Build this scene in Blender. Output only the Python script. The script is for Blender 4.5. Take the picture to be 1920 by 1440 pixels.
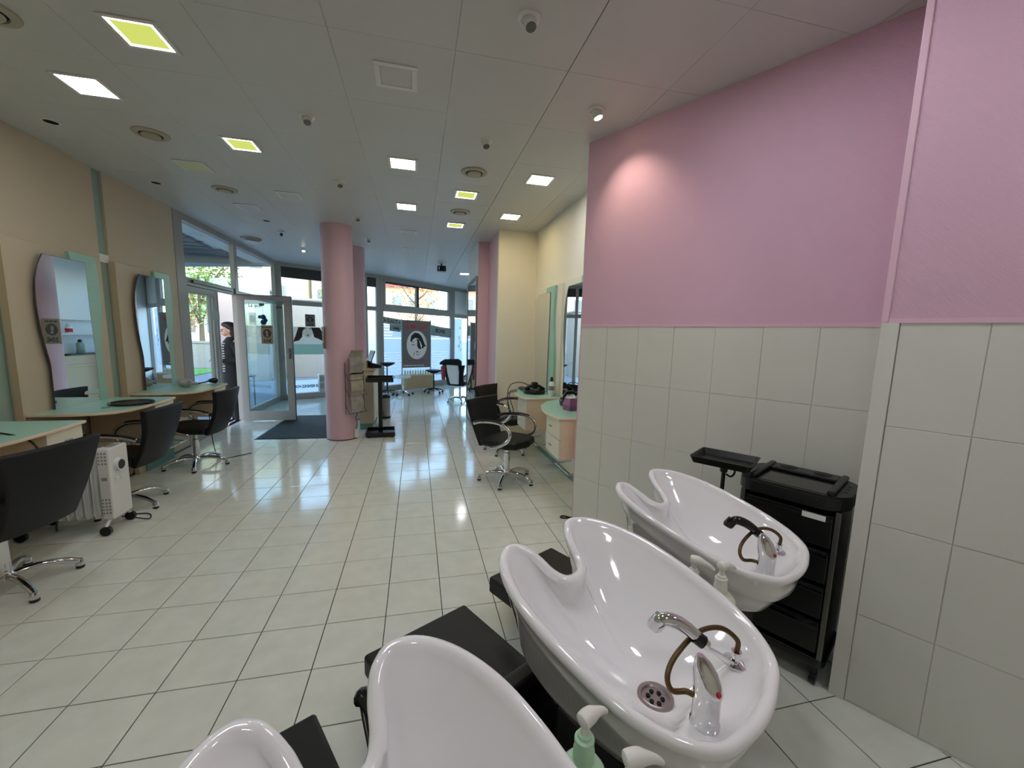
import bpy, bmesh, math, random
from mathutils import Vector, Matrix
random.seed(7)
for o in list(bpy.data.objects): bpy.data.objects.remove(o, do_unlink=True)
SC = bpy.context.scene
COL = SC.collection
PI = math.pi
# ------------------------------------------------------------------ camera, sky, exposure
cam_d = bpy.data.cameras.new('camera'); cam = bpy.data.objects.new('camera', cam_d); COL.objects.link(cam)
FPX = 762.965
cam_d.sensor_fit = 'HORIZONTAL'; cam_d.sensor_width = 36.0; cam_d.lens = FPX / 1920 * 36.0
cam_d.shift_x = -(961.567 - 960) / 1920; cam_d.shift_y = (733.049 - 720) / 1920
cam_d.clip_start = 0.02; cam_d.clip_end = 300
CR = Vector((0.97328118, -0.22809469, 0.02639238)); CU = Vector((0.00485745, 0.13536836, 0.99078343)); CW = Vector((0.22956514, 0.96418267, -0.13285944))
CP = Vector((1.96950981, -3.01015217, 1.51466579))
m = Matrix((CR, CU, -CW)).transposed().to_4x4(); m.translation = CP
cam.matrix_world = m
SC.camera = cam
world = bpy.data.worlds.new('sky'); SC.world = world; world.use_nodes = True
wn = world.node_tree; bg = wn.nodes['Background']
sky = wn.nodes.new('ShaderNodeTexSky'); sky.sky_type = 'NISHITA'; sky.sun_disc = False
sky.sun_elevation = math.radians(28); sky.sun_rotation = math.radians(150); sky.air_density = 1.0; sky.dust_density = 1.5; sky.ozone_density = 1.0
wn.links.new(sky.outputs[0], bg.inputs[0]); bg.inputs[1].default_value = 1.0
SC.view_settings.view_transform = 'Standard'; SC.view_settings.look = 'None'
SC.view_settings.gamma = 1.0; SC.view_settings.use_curve_mapping = False
SC.view_settings.exposure = 0.5

# ------------------------------------------------------------------ materials
def lin(c):
    return tuple((x / 255 / 12.92) if x / 255 <= 0.04045 else ((x / 255 + 0.055) / 1.055) ** 2.4 for x in c)
MATS = {}
def mat(name, rgb, rough=0.5, metal=0.0, var=0.0, scale=8.0, bump=0.0, bscale=60.0, coat=0.0, spec=0.5, weave=0.0):
    if name in MATS: return MATS[name]
    M = bpy.data.materials.new(name); M.use_nodes = True
    nt = M.node_tree; b = nt.nodes['Principled BSDF']
    c = lin(rgb) + (1,)
    b.inputs['Base Color'].default_value = c; b.inputs['Roughness'].default_value = rough
    b.inputs['Metallic'].default_value = metal; b.inputs['Specular IOR Level'].default_value = spec
    if coat: b.inputs['Coat Weight'].default_value = coat; b.inputs['Coat Roughness'].default_value = 0.05
    tc = nt.nodes.new('ShaderNodeTexCoord')
    if var > 0:
        n = nt.nodes.new('ShaderNodeTexNoise'); n.inputs['Scale'].default_value = scale; n.inputs['Detail'].default_value = 5
        nt.links.new(tc.outputs['Object'], n.inputs['Vector'])
        mx = nt.nodes.new('ShaderNodeMix'); mx.data_type = 'RGBA'
        mx.inputs[6].default_value = tuple(max(0, x * (1 - var)) for x in c[:3]) + (1,)
        mx.inputs[7].default_value = tuple(min(1, x * (1 + var)) for x in c[:3]) + (1,)
        nt.links.new(n.outputs['Fac'], mx.inputs[0]); nt.links.new(mx.outputs[2], b.inputs['Base Color'])
    if bump > 0:
        if weave:
            n2 = nt.nodes.new('ShaderNodeTexWave'); n2.wave_type = 'BANDS'; n2.bands_direction = 'DIAGONAL'
            n2.inputs['Scale'].default_value = bscale; n2.inputs['Distortion'].default_value = 1.5; n2.inputs['Detail'].default_value = 2
        else:
            n2 = nt.nodes.new('ShaderNodeTexNoise'); n2.inputs['Scale'].default_value = bscale; n2.inputs['Detail'].default_value = 4
        nt.links.new(tc.outputs['Object'], n2.inputs['Vector'])
        bp = nt.nodes.new('ShaderNodeBump'); bp.inputs['Strength'].default_value = bump; bp.inputs['Distance'].default_value = 0.01
        nt.links.new(n2.outputs[0], bp.inputs['Height']); nt.links.new(bp.outputs[0], b.inputs['Normal'])
    MATS[name] = M
    return M
def emit(name, rgb, s, edge=None):
    if name in MATS: return MATS[name]
    M = bpy.data.materials.new(name); M.use_nodes = True
    nt = M.node_tree; nt.nodes.clear()
    o = nt.nodes.new('ShaderNodeOutputMaterial'); e = nt.nodes.new('ShaderNodeEmission')
    e.inputs[0].default_value = lin(rgb) + (1,); e.inputs[1].default_value = s
    nt.links.new(e.outputs[0], o.inputs[0]); MATS[name] = M
    return M
def glass(name, tint=(235, 245, 245), refl=1.0):
    if name in MATS: return MATS[name]
    M = bpy.data.materials.new(name); M.use_nodes = True
    nt = M.node_tree; nt.nodes.clear()
    o = nt.nodes.new('ShaderNodeOutputMaterial'); t = nt.nodes.new('ShaderNodeBsdfTransparent'); g = nt.nodes.new('ShaderNodeBsdfGlossy')
    t.inputs[0].default_value = lin(tint) + (1,); g.inputs['Roughness'].default_value = 0.02
    lw = nt.nodes.new('ShaderNodeLayerWeight'); lw.inputs[0].default_value = 0.5
    pw = nt.nodes.new('ShaderNodeMath'); pw.operation = 'POWER'; pw.inputs[1].default_value = 5.0
    ml = nt.nodes.new('ShaderNodeMath'); ml.operation = 'MULTIPLY_ADD'; ml.inputs[1].default_value = 0.85; ml.inputs[2].default_value = 0.035
    mx = nt.nodes.new('ShaderNodeMixShader')
    nt.links.new(lw.outputs['Facing'], pw.inputs[0]); nt.links.new(pw.outputs[0], ml.inputs[0]); nt.links.new(ml.outputs[0], mx.inputs[0]); nt.links.new(t.outputs[0], mx.inputs[1]); nt.links.new(g.outputs[0], mx.inputs[2])
    nt.links.new(mx.outputs[0], o.inputs[0]); MATS[name] = M
    return M
def film(name, rgb, dens):
    """frosted window film: part translucent white, part clear"""
    if name in MATS: return MATS[name]
    M = bpy.data.materials.new(name); M.use_nodes = True
    nt = M.node_tree; nt.nodes.clear()
    o = nt.nodes.new('ShaderNodeOutputMaterial'); t = nt.nodes.new('ShaderNodeBsdfTransparent'); tr = nt.nodes.new('ShaderNodeBsdfTranslucent')
    d = nt.nodes.new('ShaderNodeBsdfDiffuse')
    for n in (tr, d): n.inputs[0].default_value = lin(rgb) + (1,)
    m1 = nt.nodes.new('ShaderNodeMixShader'); m1.inputs[0].default_value = 0.25
    nt.links.new(tr.outputs[0], m1.inputs[1]); nt.links.new(d.outputs[0], m1.inputs[2])
    m2 = nt.nodes.new('ShaderNodeMixShader'); m2.inputs[0].default_value = dens
    nt.links.new(t.outputs[0], m2.inputs[1]); nt.links.new(m1.outputs[0], m2.inputs[2]); nt.links.new(m2.outputs[0], o.inputs[0])
    MATS[name] = M
    return M

mat('ceiling_white', (206, 205, 200), 0.45, var=0.02, scale=1.5)
mat('ceiling_gap', (150, 148, 143), 0.8)
mat('pink_paper', (230, 188, 210), 0.75, var=0.03, scale=3, bump=0.25, bscale=110, weave=1)
mat('pink_paint', (220, 182, 192), 0.6, var=0.03, scale=3)
mat('pink_trim', (236, 196, 214), 0.5, var=0.02, scale=20)
mat('wall_tile', (226, 225, 217), 0.42, var=0.03, scale=6, bump=0.05, bscale=25)
mat('tile_joint', (214, 212, 205), 0.8)
mat('floor_grout', (52, 50, 45), 0.85)
mat('beige_panel', (200, 185, 160), 0.55, var=0.03, scale=4, bump=0.04, bscale=90)
mat('beige_edge', (205, 184, 150), 0.55, var=0.06, scale=18)
mat('maple', (240, 216, 186), 0.45, var=0.06, scale=12)
mat('cream_paint', (236, 230, 212), 0.6, var=0.02, scale=3)
mat('white_paint', (232, 231, 226), 0.55, var=0.02, scale=3)
mat('mint', (158, 202, 184), 0.35, var=0.05, scale=30)
mat('mint_dark', (110, 158, 145), 0.5, var=0.05, scale=12)
mat('recess_green', (150, 172, 160), 0.5, var=0.05, scale=5)
mat('black_vinyl', (19, 19, 21), 0.5, var=0.15, scale=30, bump=0.06, bscale=160, spec=0.35)
mat('grey_vinyl', (60, 61, 63), 0.5, var=0.1, scale=20, bump=0.06, bscale=120)
mat('black_plastic', (11, 11, 12), 0.34, var=0.2, scale=20)
mat('black_gloss', (14, 14, 15), 0.12)
mat('black_matte', (24, 24, 25), 0.7, var=0.2, scale=60, bump=0.2, bscale=300)
mat('chrome', (222, 222, 224), 0.07, metal=1.0)
mat('steel', (170, 168, 164), 0.3, metal=1.0)
mat('dull_steel', (120, 118, 114), 0.4, metal=1.0)
mat('alu', (168, 166, 160), 0.45, metal=0.5, var=0.03, scale=10)
mat('frame_grey', (160, 154, 148), 0.45, var=0.03, scale=8)
mat('dark_frame', (52, 50, 48), 0.4)
mat('ceramic', (246, 244, 245), 0.08, var=0.01, scale=5, coat=0.6)
mat('brass_hose', (96, 76, 48), 0.35, metal=0.7, var=0.3, scale=120)
mat('red_dot', (190, 40, 50), 0.4)
mat('bottle_cream', (226, 222, 204), 0.35, var=0.03, scale=20)
mat('bottle_mint', (186, 226, 190), 0.3, var=0.03, scale=20)
mat('pump_white', (238, 236, 228), 0.3)
mat('heater_white', (228, 228, 224), 0.35, var=0.02, scale=10)
mat('heater_grey', (150, 150, 148), 0.5)
mat('paper_white', (238, 238, 236), 0.6)
mat('paper_brown', (150, 125, 98), 0.7, var=0.08, scale=30)
mat('ink_black', (18, 17, 18), 0.6)
mat('ink_brown', (52, 34, 26), 0.6)
mat('ink_red', (196, 40, 60), 0.6)
mat('poster_grey', (112, 110, 110), 0.6, var=0.25, scale=3)
mat('poster_face', (236, 232, 230), 0.6)
mat('band_grey', (120, 124, 116), 0.6)
mat('skin', (205, 160, 138), 0.5)
mat('hair_dark', (26, 20, 18), 0.5)
mat('cloth_black', (16, 16, 18), 0.9, var=0.2, scale=40)
mat('cloth_white', (225, 225, 225), 0.9)
mat('cape_white', (230, 232, 236), 0.7)
mat('cape_red', (150, 60, 60), 0.7)
mat('purple_item', (158, 96, 140), 0.5, var=0.15, scale=40)
mat('blue_toy', (30, 62, 140), 0.4)
mat('silver_plastic', (190, 190, 188), 0.3, metal=0.4, var=0.05, scale=20)
mat('vent_beige', (176, 168, 146), 0.5)
mat('dark_void', (12, 12, 12), 0.9)
mat('diffuser_off', (214, 218, 160), 0.4)
mat('fixture_white', (226, 225, 220), 0.4)
mat('magazine_a', (150, 146, 138), 0.3, var=0.5, scale=14)
mat('magazine_b', (88, 80, 70), 0.3, var=0.6, scale=18)
mat('magazine_c', (172, 162, 142), 0.3, var=0.4, scale=16)
mat('paving', (126, 131, 144), 0.7, var=0.12, scale=2.5, bump=0.2, bscale=8)
mat('concrete', (134, 132, 130), 0.8, var=0.08, scale=2, bump=0.1, bscale=20)
mat('grass', (96, 150, 62), 0.9, var=0.3, scale=6)
mat('leaf', (120, 150, 86), 0.8, var=0.5, scale=3)
mat('leaf_autumn', (206, 150, 96), 0.8, var=0.4, scale=3)
mat('bark', (92, 78, 66), 0.9)
mat('facade_cream', (196, 184, 158), 0.8, var=0.05, scale=1)
mat('facade_pink', (200, 158, 136), 0.8, var=0.1, scale=1)
mat('facade_white', (186, 186, 188), 0.8, var=0.03, scale=1)
mat('roof_red', (160, 70, 62), 0.8, var=0.1, scale=3)
mat('win_dark', (96, 104, 112), 0.2)
mat('fascia_blue', (120, 132, 144), 0.5, var=0.03, scale=2)
mat('soffit', (196, 200, 200), 0.6, var=0.03, scale=2)
mat('beam_dark', (66, 66, 76), 0.6)
mat('mirror', (235, 238, 238), 0.01, metal=1.0)
mat('mirror_edge', (70, 66, 70), 0.3)
glass('glass')
film('film_white', (240, 246, 255), 0.9)
film('film_clear', (235, 240, 250), 0.18)
film('film_photo', (205, 198, 190), 0.85)
film('film_band', (150, 152, 142), 0.88)
film('film_green', (150, 172, 160), 0.8)

# floor tile: cream stoneware, slightly mottled and a little different from tile to tile, polished
def floor_tile_material():
    M = bpy.data.materials.new('floor_tile'); M.use_nodes = True
    nt = M.node_tree; b = nt.nodes['Principled BSDF']
    g = nt.nodes.new('ShaderNodeNewGeometry')
    n = nt.nodes.new('ShaderNodeTexNoise'); n.inputs['Scale'].default_value = 9; n.inputs['Detail'].default_value = 7
    nt.links.new(g.outputs['Position'], n.inputs['Vector'])
    n3 = nt.nodes.new('ShaderNodeTexNoise'); n3.inputs['Scale'].default_value = 1.3; n3.inputs['Detail'].default_value = 2
    nt.links.new(g.outputs['Position'], n3.inputs['Vector'])
    mx = nt.nodes.new('ShaderNodeMix'); mx.data_type = 'RGBA'
    mx.inputs[6].default_value = lin((216, 219, 208)) + (1,); mx.inputs[7].default_value = lin((241, 243, 234)) + (1,)
    nt.links.new(n.outputs['Fac'], mx.inputs[0])
    nt.links.new(mx.outputs[2], b.inputs['Base Color'])
    rr = nt.nodes.new('ShaderNodeMapRange'); rr.inputs[3].default_value = 0.07; rr.inputs[4].default_value = 0.16
    nt.links.new(n3.outputs['Fac'], rr.inputs[0]); nt.links.new(rr.outputs[0], b.inputs['Roughness'])
    b.inputs['Specular IOR Level'].default_value = 0.6
    MATS['floor_tile'] = M
floor_tile_material()

# ------------------------------------------------------------------ mesh helpers
class MB:
    def __init__(s): s.v = []; s.f = []
    def add(s, vs, fs):
        o = len(s.v); s.v += [tuple(p) for p in vs]; s.f += [tuple(i + o for i in f) for f in fs]; return s
    def box(s, x0, x1, y0, y1, z0, z1):
        vs = [(x, y, z) for z in (z0, z1) for y in (y0, y1) for x in (x0, x1)]
        return s.add(vs, [(0, 2, 3, 1), (4, 5, 7, 6), (0, 1, 5, 4), (2, 6, 7, 3), (0, 4, 6, 2), (1, 3, 7, 5)])
    def cbox(s, c, d, rz=0.0):
        cs, sn = math.cos(rz), math.sin(rz); vs = []
        for z in (-.5, .5):
            for y in (-.5, .5):
                for x in (-.5, .5):
                    px, py = x * d[0], y * d[1]
                    vs.append((c[0] + px * cs - py * sn, c[1] + px * sn + py * cs, c[2] + z * d[2]))
        return s.add(vs, [(0, 2, 3, 1), (4, 5, 7, 6), (0, 1, 5, 4), (2, 6, 7, 3), (0, 4, 6, 2), (1, 3, 7, 5)])
    def ring_extrude(s, ring, vec):
        n = len(ring); vs = list(ring) + [(p[0] + vec[0], p[1] + vec[1], p[2] + vec[2]) for p in ring]
        fs = [tuple(range(n))[::-1], tuple(range(n, 2 * n))] + [(i, (i + 1) % n, n + (i + 1) % n, n + i) for i in range(n)]
        return s.add(vs, fs)
    def prism(s, poly, z0, z1): return s.ring_extrude([(x, y, z0) for x, y in poly], (0, 0, z1 - z0))
    def loft(s, rings, cap0=True, cap1=True, closed=True):
        n = len(rings[0]); vs = [p for r in rings for p in r]; fs = []
        for k in range(len(rings) - 1):
            for i in range(n if closed else n - 1):
                j = (i + 1) % n
                fs.append((k * n + i, k * n + j, (k + 1) * n + j, (k + 1) * n + i))
        if cap0: fs.append(tuple(range(n))[::-1])
        if cap1: fs.append(tuple(range((len(rings) - 1) * n, len(rings) * n)))
        return s.add(vs, fs)
    def tube(s, path, r, n=8, cap=True, flat=1.0):
        P = [Vector(p) for p in path]; R = r if isinstance(r, (list, tuple)) else [r] * len(P)
        t0 = (P[1] - P[0]).normalized(); up = Vector((0, 0, 1)) if abs(t0.z) < 0.9 else Vector((1, 0, 0))
        u = t0.cross(up).normalized(); rings = []
        for i, p in enumerate(P):
            t = (P[min(i + 1, len(P) - 1)] - P[max(i - 1, 0)]).normalized()
            u = (u - t * u.dot(t)).normalized(); w = t.cross(u)
            rings.append([tuple(p + (u * math.cos(2 * PI * k / n) + w * math.sin(2 * PI * k / n) * flat) * R[i]) for k in range(n)])
        return s.loft(rings, cap, cap)
    def lathe(s, prof, c=(0, 0, 0), n=20, cap=True):
        rings = [[(c[0] + r * math.cos(2 * PI * k / n), c[1] + r * math.sin(2 * PI * k / n), c[2] + z) for k in range(n)] for r, z in prof]
        return s.loft(rings, cap, cap)
    def ball(s, c, r, n=12, m=8):
        if not isinstance(r, (tuple, list)): r = (r, r, r)
        rings = []
        for i in range(m + 1):
            a = -PI / 2 + PI * i / m; q = max(math.cos(a), 0.02)
            rings.append([(c[0] + r[0] * q * math.cos(2 * PI * k / n), c[1] + r[1] * q * math.sin(2 * PI * k / n), c[2] + r[2] * math.sin(a)) for k in range(n)])
        return s.loft(rings)
    def build(s, name, material, parent=None, smooth=False, bevel=0.0, seg=2, loc=None, rz=None, ang=40):
        me = bpy.data.meshes.new(name); me.from_pydata(s.v, [], s.f); me.validate()
        b = bmesh.new(); b.from_mesh(me); bmesh.ops.recalc_face_normals(b, faces=b.faces); b.to_mesh(me); b.free()
        me.materials.append(MATS[material] if isinstance(material, str) else material)
        if smooth:
            me.polygons.foreach_set('use_smooth', [True] * len(me.polygons)); me.set_sharp_from_angle(angle=math.radians(ang))
        return link(name, me, parent, bevel, seg, loc, rz)
def link(name, me, parent=None, bevel=0.0, seg=2, loc=None, rz=None):
    o = bpy.data.objects.new(name, me); COL.objects.link(o)
    if parent: o.parent = parent
    if loc: o.location = loc
    if rz is not None: o.rotation_euler = (0, 0, rz)
    if bevel:
        md = o.modifiers.new('bevel', 'BEVEL'); md.width = bevel; md.segments = seg; md.limit_method = 'ANGLE'; md.angle_limit = math.radians(40)
    return o
def tag(o, label, cat, group=None):
    o['label'] = label; o['category'] = cat
    if group: o['group'] = group
    return o
def thing(name, label, cat, loc=(0, 0, 0), rz=0.0, group=None):
    o = bpy.data.objects.new(name, None); COL.objects.link(o); o.location = loc; o.rotation_euler = (0, 0, rz); o.empty_display_size = 0.1
    return tag(o, label, cat, group)
def struct(o): o['kind'] = 'structure'; return o
def kids(o): return [c for c in COL.objects if c.parent == o]
def dup(root, label, loc, rz=0.0, group=None):
    def cp(o, par):
        c = o.copy(); COL.objects.link(c); c.parent = par
        for k in kids(o): cp(k, c)
        return c
    r = cp(root, None); r.location = loc; r.rotation_euler = (0, 0, rz); r['label'] = label
    if group: r['group'] = group
    return r
def spline(pts, n, closed=False):
    """Catmull-Rom through pts (tuples of any length)"""
    out = []; N = len(pts); segs = N if closed else N - 1
    for i in range(segs):
        p = [pts[(i + k - 1) % N] if closed else pts[min(max(i + k - 1, 0), N - 1)] for k in range(4)]
        for j in range(n):
            t = j / n
            out.append(tuple(0.5 * (2 * b + (c - a) * t + (2 * a - 5 * b + 4 * c - d) * t * t + (3 * b - a - 3 * c + d) * t ** 3) for a, b, c, d in zip(*p)))
    if not closed: out.append(tuple(pts[-1]))
    return out
def text(body, size, material, parent, loc, rot, name='lettering', width=None, mirror=False, bold=0.0, depth=0.0008):
    cu = bpy.data.curves.new(name, 'FONT'); cu.body = body; cu.size = size; cu.extrude = depth; cu.offset = bold
    cu.resolution_u = 2; cu.align_x = 'LEFT'
    t = bpy.data.objects.new(name, cu); COL.objects.link(t)
    bpy.context.view_layer.update()
    me = bpy.data.meshes.new_from_object(t.evaluated_get(bpy.context.evaluated_depsgraph_get()))
    bpy.data.objects.remove(t)
    if width:
        xs = [v.co.x for v in me.vertices]; k = width / (max(xs) - min(xs))
        for v in me.vertices: v.co.x *= k
    if mirror:
        xs = [v.co.x for v in me.vertices]; mm = max(xs)
        for v in me.vertices: v.co.x = mm - v.co.x
        me.flip_normals()
    me.materials.clear(); me.materials.append(MATS[material])
    o = bpy.data.objects.new(name, me); COL.objects.link(o); o.parent = parent; o.location = loc; o.rotation_euler = rot
    return o
# ------------------------------------------------------------------ setting
H = 2.931
AX = Vector((0.48189, -0.87623)); BX = Vector((0.87623, 0.48189))      # along the tiled wall, into it
WA = math.atan2(AX.y, AX.x)
ROOM = [(-0.92, -4.7), (5.5, -4.7), (3.78, 10.72), (3.05, 9.8), (1.07, 7.87), (-0.92, 6.66)]
def inside(poly, x, y):
    c = False; n = len(poly)
    for i in range(n):
        (x1, y1), (x2, y2) = poly[i], poly[(i + 1) % n]
        if (y1 > y) != (y2 > y) and x < (x2 - x1) * (y - y1) / (y2 - y1) + x1: c = not c
    return c
def topx(x, y, z):
    d = Vector((x, y, z)) - CP; w = d.dot(CW)
    return (None if w < 0.05 else (961.567 + FPX * d.dot(CR) / w, 733.05 - FPX * d.dot(CU) / w)), w

floor = struct(MB().prism(ROOM, -0.12, -0.004).build('floor', 'floor_grout'))
def tile_mesh(name, wx, wy, th, m, ch=0.0012):
    b = MB(); r = []
    for (q, z) in ((0, -th), (0, -ch), (ch, 0)):
        r.append([(-wx / 2 + q, -wy / 2 + q, z), (wx / 2 - q, -wy / 2 + q, z), (wx / 2 - q, wy / 2 - q, z), (-wx / 2 + q, wy / 2 - q, z)])
    b.loft(r); me = bpy.data.meshes.new(name); me.from_pydata(b.v, [], b.f); me.materials.append(MATS[m]); return me
ft = tile_mesh('tile', 0.2955, 0.2955, 0.006, 'floor_tile')
spots = []
for i in range(-4, 19):
    for j in range(-16, 37):
        x, y = (i + 0.5) * 0.3, (j + 0.5) * 0.3
        if not inside(ROOM, x, y): continue
        d0 = Vector((x, y)) - Vector((3.2109, -0.0262))
        if d0.dot(BX) > 0.25 and 0 < d0.dot(AX): continue
        p, w = topx(x, y, 0)
        vis = p is not None and -60 < p[0] < 1980 and p[1] < 1500
        spots.append(((0 if vis else 1), w if vis else 99, x, y))
spots.sort()
rest = MB()
for k, (a, w, x, y) in enumerate(spots):
    dz = random.uniform(-0.0004, 0.0)
    if k < 300: link('tile', ft, floor, loc=(x, y, dz))
    else: rest.add([(v.co.x + x, v.co.y + y, v.co.z) for v in ft.vertices], [tuple(p.vertices) for p in ft.polygons])
o = rest.build('tile_field', 'floor_tile', floor); o['kind'] = 'stuff'

# ceiling: 0.6 m metal panels on a grid, the fixtures sit in its modules
LX, LY, LS = -0.5376, -0.4398, 0.6009
def lat(i, j): return (LX + LS * i, LY + LS * j)
CEILP = [(-1.0, -4.75), (5.55, -4.75), (3.85, 10.8), (3.05, 9.85), (1.07, 7.92), (-1.0, 6.7)]
ceil = struct(MB().prism(CEILP, H + 0.012, H + 0.12).build('ceiling', 'ceiling_gap'))
cp_me = tile_mesh('panel', LS - 0.0014, LS - 0.0014, 0.012, 'ceiling_white', 0.0006)
for i in range(-1, 11):
    for j in range(-8, 20):
        x, y = lat(i, j)
        if not (inside(CEILP, x, y) or inside(CEILP, x - 0.28, y) or inside(CEILP, x + 0.28, y) or inside(CEILP, x, y - 0.28)): continue
        q = link('panel', cp_me, ceil, loc=(x + (0.0025 if i >= 6 else 0.0), y, H + random.uniform(0, 0.0004))); q.rotation_euler = (PI, 0, 0)

# tiled and papered wall on the right, and the thicker wall nearer the camera
def dado_wall(name, ox, oy, length, thick, x_first, strip):
    w = struct(MB().box(0, length, 0, thick, 1.607, H).build(name, 'pink_paper', loc=(ox, oy, 0), rz=WA))
    MB().box(0.0, length, 0.0035, thick, 0, 1.607).build('tile_backing', 'tile_joint', w)
    MB().box(0, length, -0.004, 0.0, 1.603, 1.621).build('paint_edge', 'pink_trim', w)
    ks = [x_first + 0.2545 * k for k in range(-1, 14)]
    me = {}
    for r in range(5):
        zt = 1.604 - 0.4 * r; zb = max(zt - 0.3972, 0.0)
        if zt < 0.0 or zt - zb < 0.003: continue
        for k in range(len(ks) - 1):
            x0, x1 = max(ks[k] + 0.0013, strip), min(ks[k + 1] - 0.0013, length)
            if x1 - x0 < 0.01: continue
            key = (round(x1 - x0, 3), round(zt - zb, 3))
            if key not in me: me[key] = tile_mesh('tile', x1 - x0, zt - zb, 0.005, 'wall_tile', 0.0012)
            q = link('tile', me[key], w, loc=((x0 + x1) / 2, random.uniform(-0.0008, 0.0006), (zt + zb) / 2)); q.rotation_euler = (PI / 2, 0, 0)
    return w
w1 = dado_wall('wall_right', 3.2109, -0.0262, 2.6, 0.12, -0.012, 0.002)
MB().box(-0.006, 0.0, 0.0, 0.12, 0, H).build('end_cap', 'pink_trim', w1)
w2 = dado_wall('wall_near_right', 3.730, -1.778, 3.3, 0.50, 0.279, 0.053)
MB().box(-0.002, 0.050, -0.005, 0.0, 0, 1.606).build('corner_strip', 'wall_tile', w2, bevel=0.001)
MB().box(-0.004, 0.018, -0.007, 0.012, 1.606, H).build('corner_bead', 'pink_trim', w2, bevel=0.003)

# left wall: beige panels with recessed green strips between
wl = struct(MB().box(-1.08, -0.897, -4.7, 2.90, 0, H).build('wall_left', 'recess_green'))
for k in range(-5, 2):
    y0 = 0.66 + 1.115 * k
    y1 = y0 + 0.99 if k < 1 else 2.90
    MB().box(-0.897, -0.875, max(y0, -4.7), y1, 0, H).build('panel', 'beige_panel', wl, bevel=0.002)
    if k < 1: MB().box(-0.897, -0.880, y1, y1 + 0.125, 2.10, 2.175).build('crossbar', 'white_paint', wl)
MB().box(-0.875, -0.865, -4.7, 2.90, 0.0, 0.018).build('skirting', 'dark_frame', wl)

struct(MB().box(-1.08, 5.6, -4.85, -4.7, 0, H).build('wall_back', 'cream_paint'))
wc = struct(MB().box(3.59, 3.75, -0.62, 2.62, 0, H).build('wall_cream', 'cream_paint'))
MB().box(3.578, 3.59, -0.45, 2.60, 0, 0.05).build('plinth', 'mint_dark', wc)
struct(MB().box(3.06, 3.75, 2.60, 2.68, 0, H).build('wall_cream_return', 'cream_paint'))
struct(MB().box(3.062, 3.75, 2.68, 3.40, 0, H).build('wall_pink_return', 'pink_paint'))
struct(MB().box(2.90, 3.062, 3.37, 3.42, 0, H).build('wall_pink_nib', 'pink_paint'))
wm = struct(MB().box(2.90, 3.02, 3.42, 4.62, 0, H).build('wall_mirror', 'white_paint'))
struct(MB().box(3.02, 3.90, 4.56, 4.62, 0, H).build('wall_inner_return', 'white_paint'))
struct(MB().box(3.80, 3.92, 4.62, 10.9, 0, H).build('wall_far_right', 'white_paint'))
# columns
for nm, cx, cy in (('column_front', 0.915, 3.145), ('column_rear', 0.905, 4.60)):
    c = struct(MB().lathe([(0.203, 0), (0.203, H)], (cx, cy, 0), 48).build(nm, 'pink_paint', smooth=True))
    MB().lathe([(0.205, 0), (0.207, 0.012)], (cx, cy, 0), 48).build('foot_seal', 'dark_frame', c, smooth=True)

# mirrored sliding door in an aluminium frame
def bar(par, name, x0, x1, y0, y1, z0, z1, m, bevel=0.002): return MB().box(x0, x1, y0, y1, z0, z1).build(name, m, par, bevel=bevel)
d = struct(MB().box(2.872, 2.90, 3.44, 4.60, 2.385, 2.43).build('door_3', 'dull_steel'))
bar(d, 'stile', 2.875, 2.90, 4.55, 4.60, 0, 2.385, 'dull_steel'); bar(d, 'stile', 2.875, 2.90, 3.44, 3.48, 0, 2.385, 'dull_steel')
bar(d, 'bottom_track', 2.872, 2.90, 3.48, 4.55, 0, 0.025, 'dull_steel')
bar(d, 'mirror_panel', 2.884, 2.898, 3.48, 4.55, 0.025, 2.385, 'mirror', 0)

# glazed shop front --------------------------------------------------------
def fbar(par, name, x0, x1, z0, z1, m='frame_grey', y0=-0.035, y1=0.035, bevel=0.004): return MB().box(x0, x1, y0, y1, z0, z1).build(name, m, par, bevel=bevel)
# local frame: x along the front seen from inside left to right, -y towards the room
def front(name, p0, p1):
    L = math.hypot(p1[0] - p0[0], p1[1] - p0[1]); rz = math.atan2(p1[1] - p0[1], p1[0] - p0[0])
    f = struct(MB().box(0, L, -0.05, 0.05, H - 0.08, H).build(name, 'frame_grey', loc=(p0[0], p0[1], 0), rz=rz))
    return f, L
# window_1: along x = -0.92 with the entrance
f1, L1 = front('window_1', (-0.92, 2.90), (-0.92, 6.66))
fbar(f1, 'post', 0.0, 0.20, 0, H - 0.08, y0=-0.05, y1=0.06)
fbar(f1, 'post', 1.66, 1.78, 0, H - 0.08, y0=-0.055, y1=0.012)
fbar(f1, 'post', L1 - 0.10, L1, 0, H - 0.08)
fbar(f1, 'transom', 0.20, 1.66, 2.06, 2.16); fbar(f1, 'transom', 1.78, L1 - 0.1, 2.06, 2.14)
fbar(f1, 'door_closer', 0.35, 1.55, 2.10, 2.135, 'dark_frame', -0.06, -0.035)
fbar(f1, 'plinth', 1.78, L1 - 0.1, 0, 0.12)
for nm, a, b, z0, z1 in (('pane', 0.2, 1.66, 2.16, H - 0.08), ('pane', 1.78, L1 - 0.1, 2.14, H - 0.08), ('pane', 1.78, L1 - 0.1, 0.12, 2.06)):
    MB().box(a, b, -0.004, 0.004, z0, z1).build(nm, 'glass', f1)
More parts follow.
